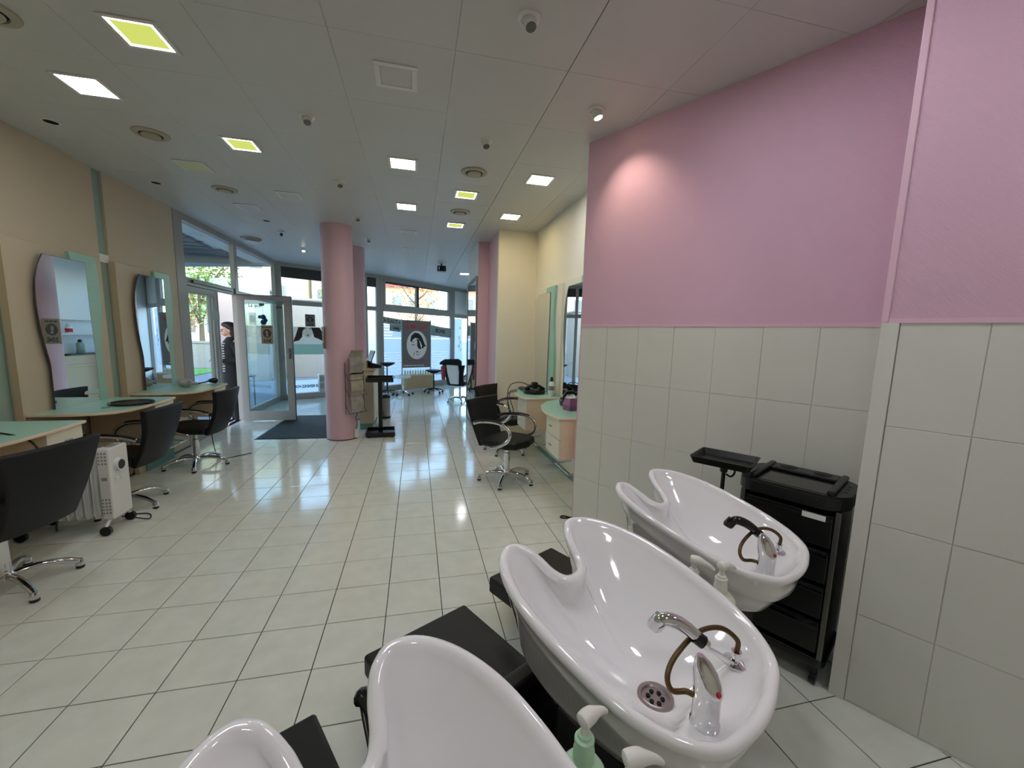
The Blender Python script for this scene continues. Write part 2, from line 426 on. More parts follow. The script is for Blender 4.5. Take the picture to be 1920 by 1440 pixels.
# closed door leaf with its vertical pull bar
d2 = struct(MB().box(0.215, 1.02, -0.02, 0.02, 1.97, 2.055).build('door_2', 'frame_grey', loc=(-0.92, 2.90, 0), rz=PI / 2, bevel=0.003))
fbar(d2, 'stile', 0.215, 0.29, 0, 1.97, y0=-0.02, y1=0.02); fbar(d2, 'stile', 0.94, 1.02, 0, 1.97, y0=-0.02, y1=0.02)
fbar(d2, 'bottom_rail', 0.29, 0.94, 0.0, 0.16, y0=-0.02, y1=0.02)
MB().box(0.29, 0.94, -0.004, 0.004, 0.16, 1.97).build('pane', 'glass', d2)
fbar(d2, 'pull_bar', 0.66, 0.71, 0.55, 1.98, y0=-0.10, y1=-0.06); fbar(d2, 'bracket', 0.71, 0.95, 1.64, 1.76, y0=-0.09, y1=-0.06)
fbar(d2, 'meeting_stile', 1.055, 1.11, 0, 2.055, y0=-0.02, y1=0.02)
# window_2: front behind the column
f2, L2 = front('window_2', (-0.92, 6.66), (1.07, 7.87))
fbar(f2, 'post', 0.0, 0.12, 0, H - 0.08); fbar(f2, 'post', 1.92, 2.0, 0, H - 0.08); fbar(f2, 'post', L2 - 0.10, L2, 0, H - 0.08)
fbar(f2, 'transom', 0.12, L2 - 0.1, 2.06, 2.16); fbar(f2, 'plinth', 0.12, L2 - 0.1, 0, 0.13, y0=-0.06)
fbar(f2, 'shutter_box', 0.12, L2 - 0.1, 2.63, H - 0.08, 'dark_frame', -0.03, 0.03)
for a, b in ((0.12, 1.92), (2.0, L2 - 0.1)):
    for z0, z1 in ((0.13, 2.06), (2.16, 2.63)): MB().box(a, b, -0.004, 0.004, z0, z1).build('pane', 'glass', f2)
MB().box(0.13, 1.9, -0.008, -0.006, 0.14, 0.42).build('white_film', 'film_white', f2)
MB().box(0.22, 1.55, -0.008, -0.006, 0.99, 1.22).build('green_film', 'film_green', f2)
photo = MB().box(0.22, 1.55, -0.008, -0.006, 1.22, 1.60).build('portrait_film', 'film_photo', f2)
# face and dark flowing hair printed on the film
def disc(mb, cx, cz, rx, rz_, y, n=28): return mb.ring_extrude([(cx + rx * math.cos(2 * PI * k / n), y, cz + rz_ * math.sin(2 * PI * k / n)) for k in range(n)], (0, -0.0006, 0))
def flat(mb, pts, y, t=-0.0006): return mb.ring_extrude([(x, y, z) for x, z in pts], (0, t, 0))
hl = MB(); flat(hl, [(0.30, 1.27), (0.36, 1.42), (0.42, 1.595), (0.56, 1.595), (0.50, 1.50), (0.49, 1.38), (0.42, 1.30)], -0.0085)
flat(hl, [(0.68, 1.595), (0.86, 1.595), (0.92, 1.50), (1.10, 1.46), (1.08, 1.36), (0.98, 1.26), (0.84, 1.34), (0.74, 1.38), (0.72, 1.48)], -0.0085)
hl.build('printed_hair', 'ink_brown', photo)
sk = MB(); flat(sk, [(0.50, 1.598), (0.50, 1.50), (0.53, 1.42), (0.575, 1.375), (0.61, 1.362), (0.645, 1.375), (0.69, 1.42), (0.72, 1.50), (0.72, 1.598)], -0.0084)
sk.build('printed_face', 'poster_face', photo)
fc = MB()
for q in (-1, 1):
    flat(fc, [(0.61 + q * 0.030, 1.560), (0.61 + q * 0.052, 1.568), (0.61 + q * 0.078, 1.556), (0.61 + q * 0.052, 1.548)][::q], -0.0092); flat(fc, [(0.61 + q * 0.028, 1.584), (0.61 + q * 0.085, 1.586), (0.61 + q * 0.085, 1.578), (0.61 + q * 0.028, 1.576)][::q], -0.0092)
flat(fc, [(0.600, 1.470), (0.620, 1.470), (0.624, 1.478), (0.596, 1.478)], -0.0092); flat(fc, [(0.575, 1.425), (0.61, 1.436), (0.645, 1.425), (0.61, 1.408)], -0.0092)
fc.build('printed_features', 'ink_brown', photo)
text('SANS RENDEZ-VOUS', 0.085, 'ink_black', f2, (0.24, -0.012, 0.25), (PI / 2, 0, 0), width=0.66, mirror=True, bold=0.003)
# window_3: far front with sliding top lights
f3, L3 = front('window_3', (1.07, 7.87), (3.03, 9.75))
fbar(f3, 'post', 0.0, 0.09, 0, H - 0.08); fbar(f3, 'post', L3 - 0.09, L3, 0, H - 0.08)
fbar(f3, 'transom', 0.09, L3 - 0.09, 2.06, 2.24, y0=-0.05); fbar(f3, 'plinth', 0.09, L3 - 0.09, 0, 0.16, y0=-0.06)
fbar(f3, 'head_frame', 0.09, L3 - 0.09, 2.80, H - 0.06, y0=-0.05)
fbar(f3, 'sash_stile', 0.09, 0.17, 2.24, 2.80); fbar(f3, 'sash_stile', 1.23, 1.31, 2.24, 2.80, 'dark_frame'); fbar(f3, 'sash_stile', L3 - 0.2, L3 - 0.09, 2.24, 2.80)
fbar(f3, 'blind_rail', 0.17, 1.23, 2.755, 2.80, 'dark_frame'); fbar(f3, 'blind_rail', 1.31, L3 - 0.2, 2.775, 2.80, 'dark_frame')
for a, b, z0, z1 in ((0.17, 1.23, 2.24, 2.80), (1.31, L3 - 0.2, 2.24, 2.80), (0.09, L3 - 0.09, 0.16, 2.06)):
    MB().box(a, b, -0.004, 0.004, z0, z1).build('pane', 'glass', f3)
# frosted stripes: solid field with clear lines above and below
z = 0.17; fs = MB()
MB().box(0.09, L3 - 0.09, -0.008, -0.006, 0.17, 0.56).build('white_film', 'film_white', f3)
z = 0.58
while z < 1.70:
    dz = 0.36 if 0.98 < z < 1.03 else 0.055
    MB().box(0.09, L3 - 0.09, -0.008, -0.006, z, min(z + dz, 1.72)).build('film_stripe', 'film_white', f3); z += dz + 0.018
bd = MB(); flat(bd, [(0.09, 1.93), (L3 - 0.09, 1.70), (L3 - 0.09, 1.42), (1.95, 1.47), (0.66, 1.60), (0.66, 1.55), (0.30, 1.58), (0.30, 1.74), (0.09, 1.76)], -0.011, -0.001)
bd = bd.build('grey_band', 'film_band', f3)
sl = math.atan2(-0.23, L3)
text('A QUALITÉ A', 0.13, 'ink_black', bd, (0.11, -0.013, 1.80), (PI / 2, -sl, 0), width=0.56, bold=0.004)
text('BCHIS', 0.15, 'ink_black', bd, (1.98, -0.013, 1.58), (PI / 2, -sl, 0), width=0.40, bold=0.004)
text('100%', 0.09, 'ink_black', bd, (0.40, -0.013, 1.62), (PI / 2, -sl, 0), width=0.20, bold=0.003)
text('MENT - SANS RENDEZ', 0.11, 'ink_black', f3, (0.12, -0.012, 0.33), (PI / 2, 0, 0), width=0.62, mirror=True, bold=0.003)
text('SANS RENDEZ', 0.11, 'ink_black', f3, (1.98, -0.012, 0.33), (PI / 2, 0, 0), width=0.52, mirror=True, bold=0.003)
# window_4: last bay, blind panel above
f4, L4 = front('window_4', (3.03, 9.75), (3.82, 10.72))
fbar(f4, 'post', 0.0, 0.10, 0, H - 0.08); fbar(f4, 'post', L4 - 0.1, L4, 0, H - 0.08); fbar(f4, 'transom', 0.1, L4 - 0.1, 2.04, 2.14); fbar(f4, 'plinth', 0.1, L4 - 0.1, 0, 0.2)
fbar(f4, 'blind_panel', 0.1, L4 - 0.1, 2.14, H - 0.08, 'white_paint', -0.015, 0.015)
MB().box(0.1, L4 - 0.1, -0.004, 0.004, 0.2, 2.04).build('pane', 'glass', f4)
MB().box(0.13, 0.55, -0.009, -0.007, 0.5, 2.02).build('white_film', 'film_white', f4)
sg = MB()
for k, (sx, sz, sc) in enumerate(((0.42, 1.72, 0.05), (0.40, 1.42, 0.07), (0.46, 1.30, 0.06), (0.38, 1.18, 0.08), (0.47, 1.05, 0.06))):
    for a in (0.3, 1.6, 2.7, 4.2):
        c, s2 = math.cos(a + k), math.sin(a + k)
        flat(sg, [(sx, sz), (sx + sc * c * 0.6 - sc * s2 * 0.18, sz + sc * s2 * 0.6 + sc * c * 0.18), (sx + sc * c, sz + sc * s2), (sx + sc * c * 0.6 + sc * s2 * 0.18, sz + sc * s2 * 0.6 - sc * c * 0.18)], -0.0095)
sg.build('plant_sticker', 'ink_black', f4)

# open entrance door, square to the left wall
d1 = struct(MB().box(-0.82, -0.03, 4.43, 4.47, 1.985, 2.06).build('door_1', 'frame_grey', bevel=0.003))
for nm, x0, x1, z0, z1 in (('stile', -0.82, -0.72, 0.012, 1.985), ('stile', -0.14, -0.03, 0.012, 1.985), ('bottom_rail', -0.72, -0.14, 0.012, 0.172)):
    bar(d1, nm, x0, x1, 4.43, 4.47, z0, z1, 'frame_grey', 0.003)
bar(d1, 'pane', -0.72, -0.14, 4.446, 4.454, 0.172, 1.985, 'glass', 0)
bar(d1, 'edge_seal', -0.029, -0.022, 4.432, 4.468, 0.01, 2.062, 'dark_frame', 0); bar(d1, 'edge_seal', -0.82, -0.03, 4.435, 4.465, 2.061, 2.068, 'dark_frame', 0)
lk = bar(d1, 'lock', -0.095, -0.06, 4.418, 4.43, 1.05, 1.22, 'dull_steel', 0.003); MB().box(-0.11, -0.06, 4.395, 4.418, 1.14, 1.165).build('handle', 'steel', lk, bevel=0.004)
text('La qual', 0.075, 'ink_black', d1, (-0.66, 4.442, 1.875), (PI / 2, 0, 0), width=0.19, bold=0.001)
text('prix', 0.075, 'ink_black', d1, (-0.26, 4.442, 1.865), (PI / 2, 0, 0), width=0.09, bold=0.001)

# price poster: paper with a long-haired head in silhouette and a price
def price_poster(label, loc, rz, price='20€', w=0.175, h=0.30, m='paper_brown'):
    p = thing('price_poster', label, 'poster', loc, rz, 'price posters')
    MB().box(-w / 2, w / 2, -0.001, 0.001, 0, h).build('sheet', m, p)
    hm = MB(); hz = h * 0.60
    flat(hm, [(w * (0.33 * math.cos(t)) * (1 if math.sin(t) > 0 else 1.12), hz + h * (0.20 if math.sin(t) > 0 else 0.27) * math.sin(t)) for t in [2 * PI * k / 24 for k in range(24)]], -0.0015)
    hm.build('printed_hair', 'ink_brown', p)
    fm = MB(); disc(fm, -w * 0.02, hz + h * 0.02, w * 0.105, h * 0.105, -0.0024, 18); flat(fm, [(-w * 0.06, hz - h * 0.06), (w * 0.05, hz - h * 0.06), (w * 0.12, hz - h * 0.20), (-w * 0.1, hz - h * 0.2)], -0.0024)
    fm.build('printed_face', m, p)
    text(price, h * 0.27, 'ink_brown', p, (-w * 0.36, -0.002, h * 0.07), (PI / 2, 0, 0), width=w * 0.72, bold=0.002)
    hd = MB()
    for q in range(3): flat(hd, [(-w * 0.36 + q * w * 0.25, h * 0.86), (-w * 0.16 + q * w * 0.25, h * 0.86), (-w * 0.16 + q * w * 0.25, h * 0.92), (-w * 0.36 + q * w * 0.25, h * 0.92)], -0.0015)
    hd.build('printed_heading', 'ink_brown', p)
    return p
price_poster('brown 20€ price poster on the glass of the open door', (-0.402, 4.428, 1.287), 0)
pw = Vector((-0.92, 6.66, 0)) + Vector((math.cos(f2.rotation_euler.z), math.sin(f2.rotation_euler.z), 0)) * 0.67
price_poster('dark price poster on the shop window above the long-haired portrait film', (pw.x + 0.006, pw.y - 0.012, 1.61), f2.rotation_euler.z, w=0.21, h=0.27, m='poster_grey')
price_poster('brown 20€ price poster on the pink column, seen in the mirror', (0.915 - 0.207 * math.cos(0.33), 3.145 - 0.207 * math.sin(0.33), 1.28), -PI / 2 + 0.33, w=0.175, h=0.30)
# blue hanging ornament on the door glass
t = thing('hanging_ornament', 'blue hanging ornament on a string behind the open door glass', 'ornament', (-0.47, 4.50, 1.62))
MB().tube([(0, 0, 0.14), (0, 0, 0.31)], 0.0025, 6).build('string', 'dark_frame', t)
MB().box(-0.05, 0.03, -0.02, -0.012, 0.28, 0.32).build('clip', 'heater_grey', t, bevel=0.003)
ob = MB(); ob.ball((0, 0, 0.10), 0.042); ob.ball((-0.05, 0, 0.10), 0.028); ob.ball((0.025, 0, 0.05), 0.038); ob.ball((0, 0, 0.015), 0.045)
ob.build('body', 'blue_toy', t, smooth=True)
# ------------------------------------------------------------------ ceiling fixtures
def panel_light(i, j, m, label):
    x, y = lat(i, j); t = thing('ceiling_light', label, 'light', (x, y, H))
    w, q = 0.118, 0.098
    fr = MB()
    fr.box(-w, w, -w, -q, -0.007, 0); fr.box(-w, w, q, w, -0.007, 0); fr.box(-w, -q, -q, q, -0.007, 0); fr.box(q, w, -q, q, -0.007, 0)
    fr.build('frame', 'fixture_white', t, bevel=0.002)
    if m == 'rim':
        g = MB().box(-q, q, -q, q, -0.003, -0.001).build('diffuser', EM['yellow'], t)
        e = MB(); k = 0.012
        e.box(-q, q, -q, -q + k, -0.005, -0.003); e.box(-q, q, q - k, q, -0.005, -0.003); e.box(-q, -q + k, -q + k, q - k, -0.005, -0.003); e.box(q - k, q, -q + k, q - k, -0.005, -0.003)
        e.build('led_strip', EM['edge'], t)
    else: MB().box(-q, q, -q, q, -0.004, -0.001).build('diffuser', EM.get(m, MATS.get(m)), t)
    return t
EM = {'white': emit('led_white', (248, 250, 255), 34.0), 'warm': emit('led_warm', (255, 232, 178), 26.0), 'yellow': emit('led_yellow', (206, 216, 108), 0.75),
      'edge': emit('led_edge', (255, 255, 225), 14.0), 'orange': emit('led_orange', (255, 230, 176), 24.0)}
panel_light(2, 0, 'rim', 'yellowish square ceiling light, nearest the camera')
panel_light(1, 1, 'white', 'bright white square ceiling light near the left wall')
panel_light(2, 2, 'rim', 'yellowish square ceiling light above the left aisle')
panel_light(1, 3, 'diffuser_off', 'unlit yellow square ceiling light near the left wall')
panel_light(4, 2, 'warm', 'warm white square ceiling light over the middle of the aisle')
panel_light(4, 4, 'white', 'cool white square ceiling light over the middle, in front of the pink column')
panel_light(5, 3, 'rim', 'yellowish square ceiling light between two round vents')
panel_light(6, 2, 'white', 'bright white square ceiling light beside the pink tiled wall')
panel_light(6, 4, 'orange', 'warm orange square ceiling light before the cream wall')
panel_light(5, 5, 'rim', 'small yellowish square ceiling light left of the pink nib wall')
panel_light(6, 12, 'white', 'white ceiling light at the far end of the salon')
for i, j, l in ((2, -2, 'added unseen ceiling light behind the camera on the left'), (4, -2, 'added unseen ceiling light just behind the camera'), (6, -2, 'added unseen ceiling light above the near tiled wall'), (4, -5, 'added unseen ceiling light by the back wall'), (7, -4, 'added unseen ceiling light in the back right corner')): panel_light(i, j, 'white', l)  # unseen panels added out of view to brighten the near wall
def grille(i, j, label):
    x, y = lat(i, j); t = thing('air_grille', label, 'vent', (x, y, H), 0, 'square return air grilles')
    w, q = 0.115, 0.085; fr = MB()
    fr.box(-w, w, -w, -q, -0.006, 0); fr.box(-w, w, q, w, -0.006, 0); fr.box(-w, -q, -q, q, -0.006, 0); fr.box(q, w, -q, q, -0.006, 0)
    fr.build('frame', 'fixture_white', t, bevel=0.002)
    MB().box(-q + .003, q - .003, -q + .003, q - .003, -0.004, -0.001).build('core', 'ceiling_white', t)
grille(4, 0, 'square white air grille in the ceiling above the aisle'); grille(2, 4, 'square white air grille left of the pink column')
grille(4, 6, 'square white air grille beyond the cool white light'); grille(4, 8, 'farthest square white air grille'); grille(1, 5, 'square white air grille near the shop front')
def vent(i, j, label):
    x, y = lat(i, j); t = thing('round_vent', label, 'vent', (x, y, H), 0, 'round ceiling air vents')
    MB().lathe([(0.115, 0), (0.113, -0.008), (0.085, -0.016), (0.074, -0.014), (0.072, 0.0)], n=28).build('collar', 'vent_beige', t, smooth=True)
    MB().lathe([(0.072, -0.002), (0.071, -0.006)], n=28).build('throat', 'dark_void', t)
    MB().lathe([(0.052, -0.007), (0.062, -0.014), (0.055, -0.024), (0.02, -0.028)], n=28).build('valve_disc', 'vent_beige', t, smooth=True)
vent(1, 0, 'round beige air vent at the upper left edge'); vent(1, 2, 'round beige air vent beside the left wall'); vent(1, 4, 'round beige air vent near the shop front')
vent(5, 2, 'round air vent over the right aisle'); vent(5, 4, 'small round air vent farther along the right aisle')
def eyeball(i, j, label, aim, lit=False):
    x, y = lat(i, j); t = thing('eyeball_spotlight', label, 'spotlight', (x, y, H), 0, 'eyeball ceiling spotlights')
    MB().lathe([(0.052, 0), (0.05, -0.006), (0.036, -0.010), (0.034, -0.004)], n=24).build('ring', 'fixture_white', t, smooth=True)
    a = Vector(aim).normalized(); p0 = Vector((0, 0, 0.005)); p1 = p0 + a * 0.055
    MB().tube([p0, p0 + a * 0.03, p1], [0.030, 0.031, 0.028], 20).build('barrel', 'fixture_white', t, smooth=True)
    MB().tube([p1, p1 + a * 0.003], [0.024, 0.024], 20).build('lens', EM['warm'] if lit else 'dull_steel', t)
    return t, p1
for i, j, l in ((5, -1, 'white eyeball spotlight nearest the camera'), (3, 1, 'white eyeball spotlight above the left aisle'), (5, 1, 'white eyeball spotlight before the round right vent'),
                (3, 3, 'white eyeball spotlight between the yellow and the warm light'), (3, 5, 'white eyeball spotlight just before the pink column'), (3, 7, 'white eyeball spotlight beyond the pink column')):
    eyeball(i, j, l, (0.12, -0.35, -1))
eyeball(1, 9, 'small eyeball spotlight near the shop front', (0.1, -0.3, -1), True)
es, p1 = eyeball(6, 0, 'lit eyeball spotlight aimed at the pink wall', (0.3, -0.12, -1), True)
sl_d = bpy.data.lights.new('spot_lamp', 'SPOT'); sl_d.energy = 8.0; sl_d.color = (1.0, 0.80, 0.58); sl_d.spot_size = math.radians(84); sl_d.spot_blend = 1.0; sl_d.shadow_soft_size = 0.02
so = bpy.data.objects.new('spot_lamp', sl_d); COL.objects.link(so); so.location = (es.location[0] + p1.x + 0.012, es.location[1] + p1.y - 0.005, H + p1.z - 0.012)
so.rotation_euler = Vector((0.43, 0.07, -0.78)).to_track_quat('-Z', 'Y').to_euler()
for i, j, l in ((0, 2, 'dark recessed downlight hole nearest the left wall'), (0, 4, 'small dark recessed downlight by the left wall'), (1, 6, 'black recessed downlight before the entrance door')):
    x, y = lat(i, j); t = thing('recessed_downlight', l, 'downlight', (x, y, H), 0, 'dark recessed downlights')
    MB().lathe([(0.052, 0), (0.05, -0.004), (0.042, -0.005), (0.041, 0)], n=20).build('ring', 'fixture_white', t, smooth=True)
    MB().lathe([(0.041, -0.0005), (0.040, -0.002)], n=20).build('opening', 'dark_void', t)
x, y = lat(0, 8); t = thing('emergency_light', 'beige oval emergency light on the ceiling by the entrance', 'light', (x, y, H), 0.5)
MB().prism([(0.16 * math.cos(a) * 0.9, 0.085 * math.sin(a)) for a in [2 * PI * k / 20 for k in range(20)]], -0.03, 0).build('base', 'vent_beige', t, bevel=0.004)
MB().box(-0.09, 0.11, -0.05, 0.05, -0.06, -0.03).build('lens_cover', 'silver_plastic', t, bevel=0.012)
x, y = lat(1, 7); t = thing('smoke_detector', 'small white smoke detector before the entrance door', 'detector', (x, y, H))
MB().lathe([(0.05, 0), (0.05, -0.012), (0.03, -0.02)], n=20).build('base', 'fixture_white', t, smooth=True); MB().lathe([(0.018, -0.02), (0.02, -0.045), (0.01, -0.06)], n=16).build('sensor', 'dark_frame', t, smooth=True)
x, y = lat(5, 10); t = thing('camera_box', 'black box hanging from the far ceiling', 'camera', (x, y, H))
MB().tube([(0, 0, 0), (0, 0, -0.05)], 0.015, 10).build('stem', 'black_plastic', t); MB().box(-0.085, 0.085, -0.08, 0.08, -0.16, -0.05).build('housing', 'black_plastic', t, bevel=0.01)
MB().box(-0.06, -0.045, -0.083, -0.08, -0.14, -0.07).build('indicator', 'fixture_white', t)

# ------------------------------------------------------------------ washing units
O2 = Vector((2.39, -1.86)); DU = Vector((0.58, 0.43)); UR = math.atan2(0.482, 0.876)
half = [(0.0, 0.108, 0.826), (0.034, 0.100, 0.830), (0.058, 0.070, 0.846), (0.072, 0.028, 0.872), (0.096, -0.010, 0.898), (0.136, -0.028, 0.908), (0.188, -0.002, 0.906), (0.232, 0.060, 0.897), (0.262, 0.150, 0.880),
        (0.272, 0.250, 0.857), (0.268, 0.350, 0.832), (0.255, 0.440, 0.808), (0.220, 0.522, 0.788), (0.160, 0.584, 0.773), (0.076, 0.607, 0.766), (0.0, 0.614, 0.764)]
ctrl = half + [(-x, y, z) for x, y, z in half[-2:0:-1]]
RIM = spline(ctrl, 5, True)
soft = [(0.0, 0.030, 0.830), (0.034, 0.028, 0.832), (0.062, 0.020, 0.846), (0.084, 0.006, 0.868)] + half[4:]
SOFT = spline(soft + [(-x, y, z) for x, y, z in soft[-2:0:-1]], 5, True)
def basin_mesh():
    n = len(RIM); c = (0.0, 0.375); rings = []
    nor = []
    for i in range(n):
        a, b = RIM[i - 1], RIM[(i + 1) % n]; d = Vector((b[0] - a[0], b[1] - a[1])).normalized(); nor.append((-d.y, d.x))
    # which side is outward
    p = RIM[n // 4]; q = nor[n // 4]; sgn = 1 if (p[0] - c[0]) * q[0] + (p[1] - c[1]) * q[1] > 0 else -1
    def off(k, dz): return [(p[0] + sgn * q[0] * k, -(p[1] + sgn * q[1] * k), p[2] + dz) for p, q in zip(RIM, nor)]
    def scl(t, zf): return [(c[0] + t * (p[0] - c[0]), -(c[1] + t * (p[1] - c[1])), zf(p, t)) for p in RIM]
    lowz = 0.575
    rings.append(scl(0.30, lambda p, t: lowz)); rings.append(scl(0.55, lambda p, t: lowz + 0.004))
    rings.append(scl(0.74, lambda p, t: lowz + 0.030)); rings.append(scl(0.86, lambda p, t: lowz + 0.075 + 0.15 * (p[2] - 0.757)))
    rings.append(scl(0.915, lambda p, t: p[2] - 0.100)); rings.append(scl(0.935, lambda p, t: p[2] - 0.096)); rings.append(scl(0.955, lambda p, t: p[2] - 0.070))
    rings += [off(-0.006, -0.040), off(0.008, -0.024), off(0.011, -0.012), off(0.006, -0.002), off(-0.004, 0.0), off(-0.014, -0.005), off(-0.020, -0.018)]
    zb = 0.640
    def bowl(p, t):
        y = c[1] + t * (p[1] - c[1])
        z = zb + (p[2] - 0.022 - zb) * (t / 0.93) ** 2.2
        s = min(max((y - 0.44) / 0.07, 0), 1); s = s * s * (3 - 2 * s)
        return max(z, zb + (0.716 - zb) * s)
    for t in (0.905, 0.86, 0.80, 0.74, 0.67, 0.60, 0.5, 0.4, 0.3, 0.2, 0.1, 0.04):
        k = min(max((0.92 - t) / 0.20, 0), 1)
        ring = []
        for p, q in zip(RIM, SOFT):
            g = tuple(a + (b - a) * k for a, b in zip(p, q)); ring.append((c[0] + t * (g[0] - c[0]), -(c[1] + t * (g[1] - c[1])), bowl(g, t)))
        rings.append(ring)
    return MB().loft(rings)
def wash_unit(label, k, hose_black):
    o = O2 + DU * k + (Vector((0.025, -0.03)) if k < 0 else Vector((0, 0)))
    t = thing('wash_unit', label, 'wash basin', (o.x, o.y, 0), UR, 'hair washing units')
    bo = basin_mesh().build('basin', 'ceramic', t, smooth=True, ang=70, loc=(-0.024, 0, 0))
    # drain
    dm = MB().lathe([(0.043, 0.0), (0.043, 0.005), (0.034, 0.005), (0.030, -0.004), (0.028, -0.004)], (-0.026, -0.393, 0.645), 28).build('drain', 'steel', bo, smooth=True)
    hm = MB()
    for q in range(6): hm.lathe([(0.0055, 0), (0.0055, 0.001)], (-0.026 + 0.017 * math.cos(q * PI / 3), -0.393 + 0.017 * math.sin(q * PI / 3), 0.6465), 10)
    hm.build('drain_hole', 'dark_void', bo)
    # mixer tap on the rear deck
    fx, fy = -0.098, -0.526
    MB().lathe([(0.030, 0.714), (0.030, 0.722), (0.027, 0.726), (0.027, 0.790)], (fx, fy, 0), 24).build('tap_body', 'chrome', t, smooth=True)
    # lever head: rounded dome leaning to the bowl
    rings = []
    for z, r, dx in ((0.790, 0.0275, 0), (0.798, 0.0285, 0), (0.815, 0.027, 0.003), (0.835, 0.023, 0.008), (0.852, 0.016, 0.014), (0.864, 0.007, 0.019)):
        rings.append([(fx - 0.2 * dx + r * math.cos(a), fy + dx + r * 1.05 * math.sin(a), z) for a in [2 * PI * q / 20 for q in range(20)]])
    lv = MB().loft(rings).build('tap_lever', 'chrome', t, smooth=True)
    MB().ball((fx - 0.010, fy - 0.0262, 0.806), (0.0065, 0.004, 0.0065), 10, 6).build('heat_mark', 'red_dot', lv, smooth=True)
    # flange plate, holder arm and hand shower
    gx, gy = 0.125, -0.508
    MB().lathe([(0.030, 0.718), (0.030, 0.722), (0.012, 0.728), (0.010, 0.748), (0.012, 0.750)], (gx, gy, 0), 20).build('hose_flange', 'chrome', t, smooth=True)
    MB().tube([(gx - 0.02, gy + 0.005, 0.724), (0.06, -0.485, 0.765), (0.0, -0.460, 0.808)], [0.009, 0.007, 0.006], 10).build('holder_arm', 'chrome', t, smooth=True)
    MB().tube([(0.008, -0.470, 0.812), (-0.002, -0.455, 0.824)], [0.016, 0.016], 14).build('holder_ring', 'black_gloss', t, smooth=True)
    hp = spline([(0.014, -0.478, 0.806), (-0.006, -0.450, 0.832), (-0.024, -0.427, 0.850), (-0.042, -0.405, 0.858), (-0.056, -0.390, 0.852)], 5)
    MB().tube(hp, [0.0105 + 0.0045 * math.sin(PI * q / len(hp)) + 0.003 * q / len(hp) for q in range(len(hp))], 12).build('hand_shower', 'black_gloss' if hose_black else 'chrome', t, smooth=True)
    MB().tube([(-0.052, -0.394, 0.860), (-0.061, -0.382, 0.838), (-0.063, -0.380, 0.831)], [0.018, 0.019, 0.015], 14).build('shower_head', 'black_gloss' if hose_black else 'chrome', t, smooth=True)
    hz = spline([(gx, gy, 0.748), (gx - 0.004, gy, 0.782), (0.100, -0.475, 0.806), (0.030, -0.449, 0.815), (-0.060, -0.440, 0.800), (-0.106, -0.443, 0.776), (-0.112, -0.458, 0.752), (-0.085, -0.480, 0.748), (-0.088, -0.510, 0.752)], 6)
    MB().tube(hz, 0.0062, 10).build('hose', 'brass_hose', t, smooth=True)
    # chair in front of the basin
    sx = -0.115
    MB().box(sx - 0.245, sx + 0.245, 0.14, 0.66, 0.155, 0.245).build('seat', 'black_vinyl', t, bevel=0.014, seg=3)
    bk = MB(); rr = []
    for z, y, th in ((0.25, 0.13, 0.06), (0.40, 0.06, 0.06), (0.52, -0.02, 0.06), (0.60, -0.07, 0.05)):
        w = 0.235 - 0.05 * max(0, (z - 0.55) / 0.2)
        rr.append([(sx + 0.03 - w, y - th, z), (sx + 0.03 + w, y - th, z), (sx + 0.03 + w, y, z), (sx + 0.03 - w, y, z)])
    bk.loft(rr).build('backrest', 'black_vinyl', t, bevel=0.012)
    for s_ in (1,):
        ax = sx + s_ * 0.315
        ap = spline([(ax, 0.30, 0.16), (ax, 0.36, 0.30), (ax, 0.42, 0.42), (ax, 0.38, 0.452), (ax, 0.20, 0.452), (ax, 0.02, 0.420), (ax, -0.05, 0.34)], 5)
        ar = MB().tube(ap, 0.015, 10, flat=0.8).build('armrest', 'chrome', t, smooth=True)
        MB().tube(ap[10:27], 0.022, 10, flat=1.2).build('arm_pad', 'black_gloss', ar, smooth=True)
    MB().box(sx - 0.20, sx + 0.20, -0.16, 0.12, 0.0, 0.30).build('pedestal', 'grey_vinyl', t, bevel=0.01)
    MB().box(-0.185, 0.095, -0.46, -0.18, 0.0, 0.578).build('plumbing_column', 'black_plastic', t, bevel=0.02)
    MB().box(sx - 0.15, sx + 0.15, 0.12, 0.55, 0.0, 0.155).build('seat_base', 'black_plastic', t, bevel=0.01)
    return t
wash_unit('nearest hair washing unit, cut off by the bottom edge', -1, False)
wash_unit('middle hair washing unit with chrome hand shower', 0, False)
wash_unit('far hair washing unit with black hand shower by the tray trolley', 1, True)
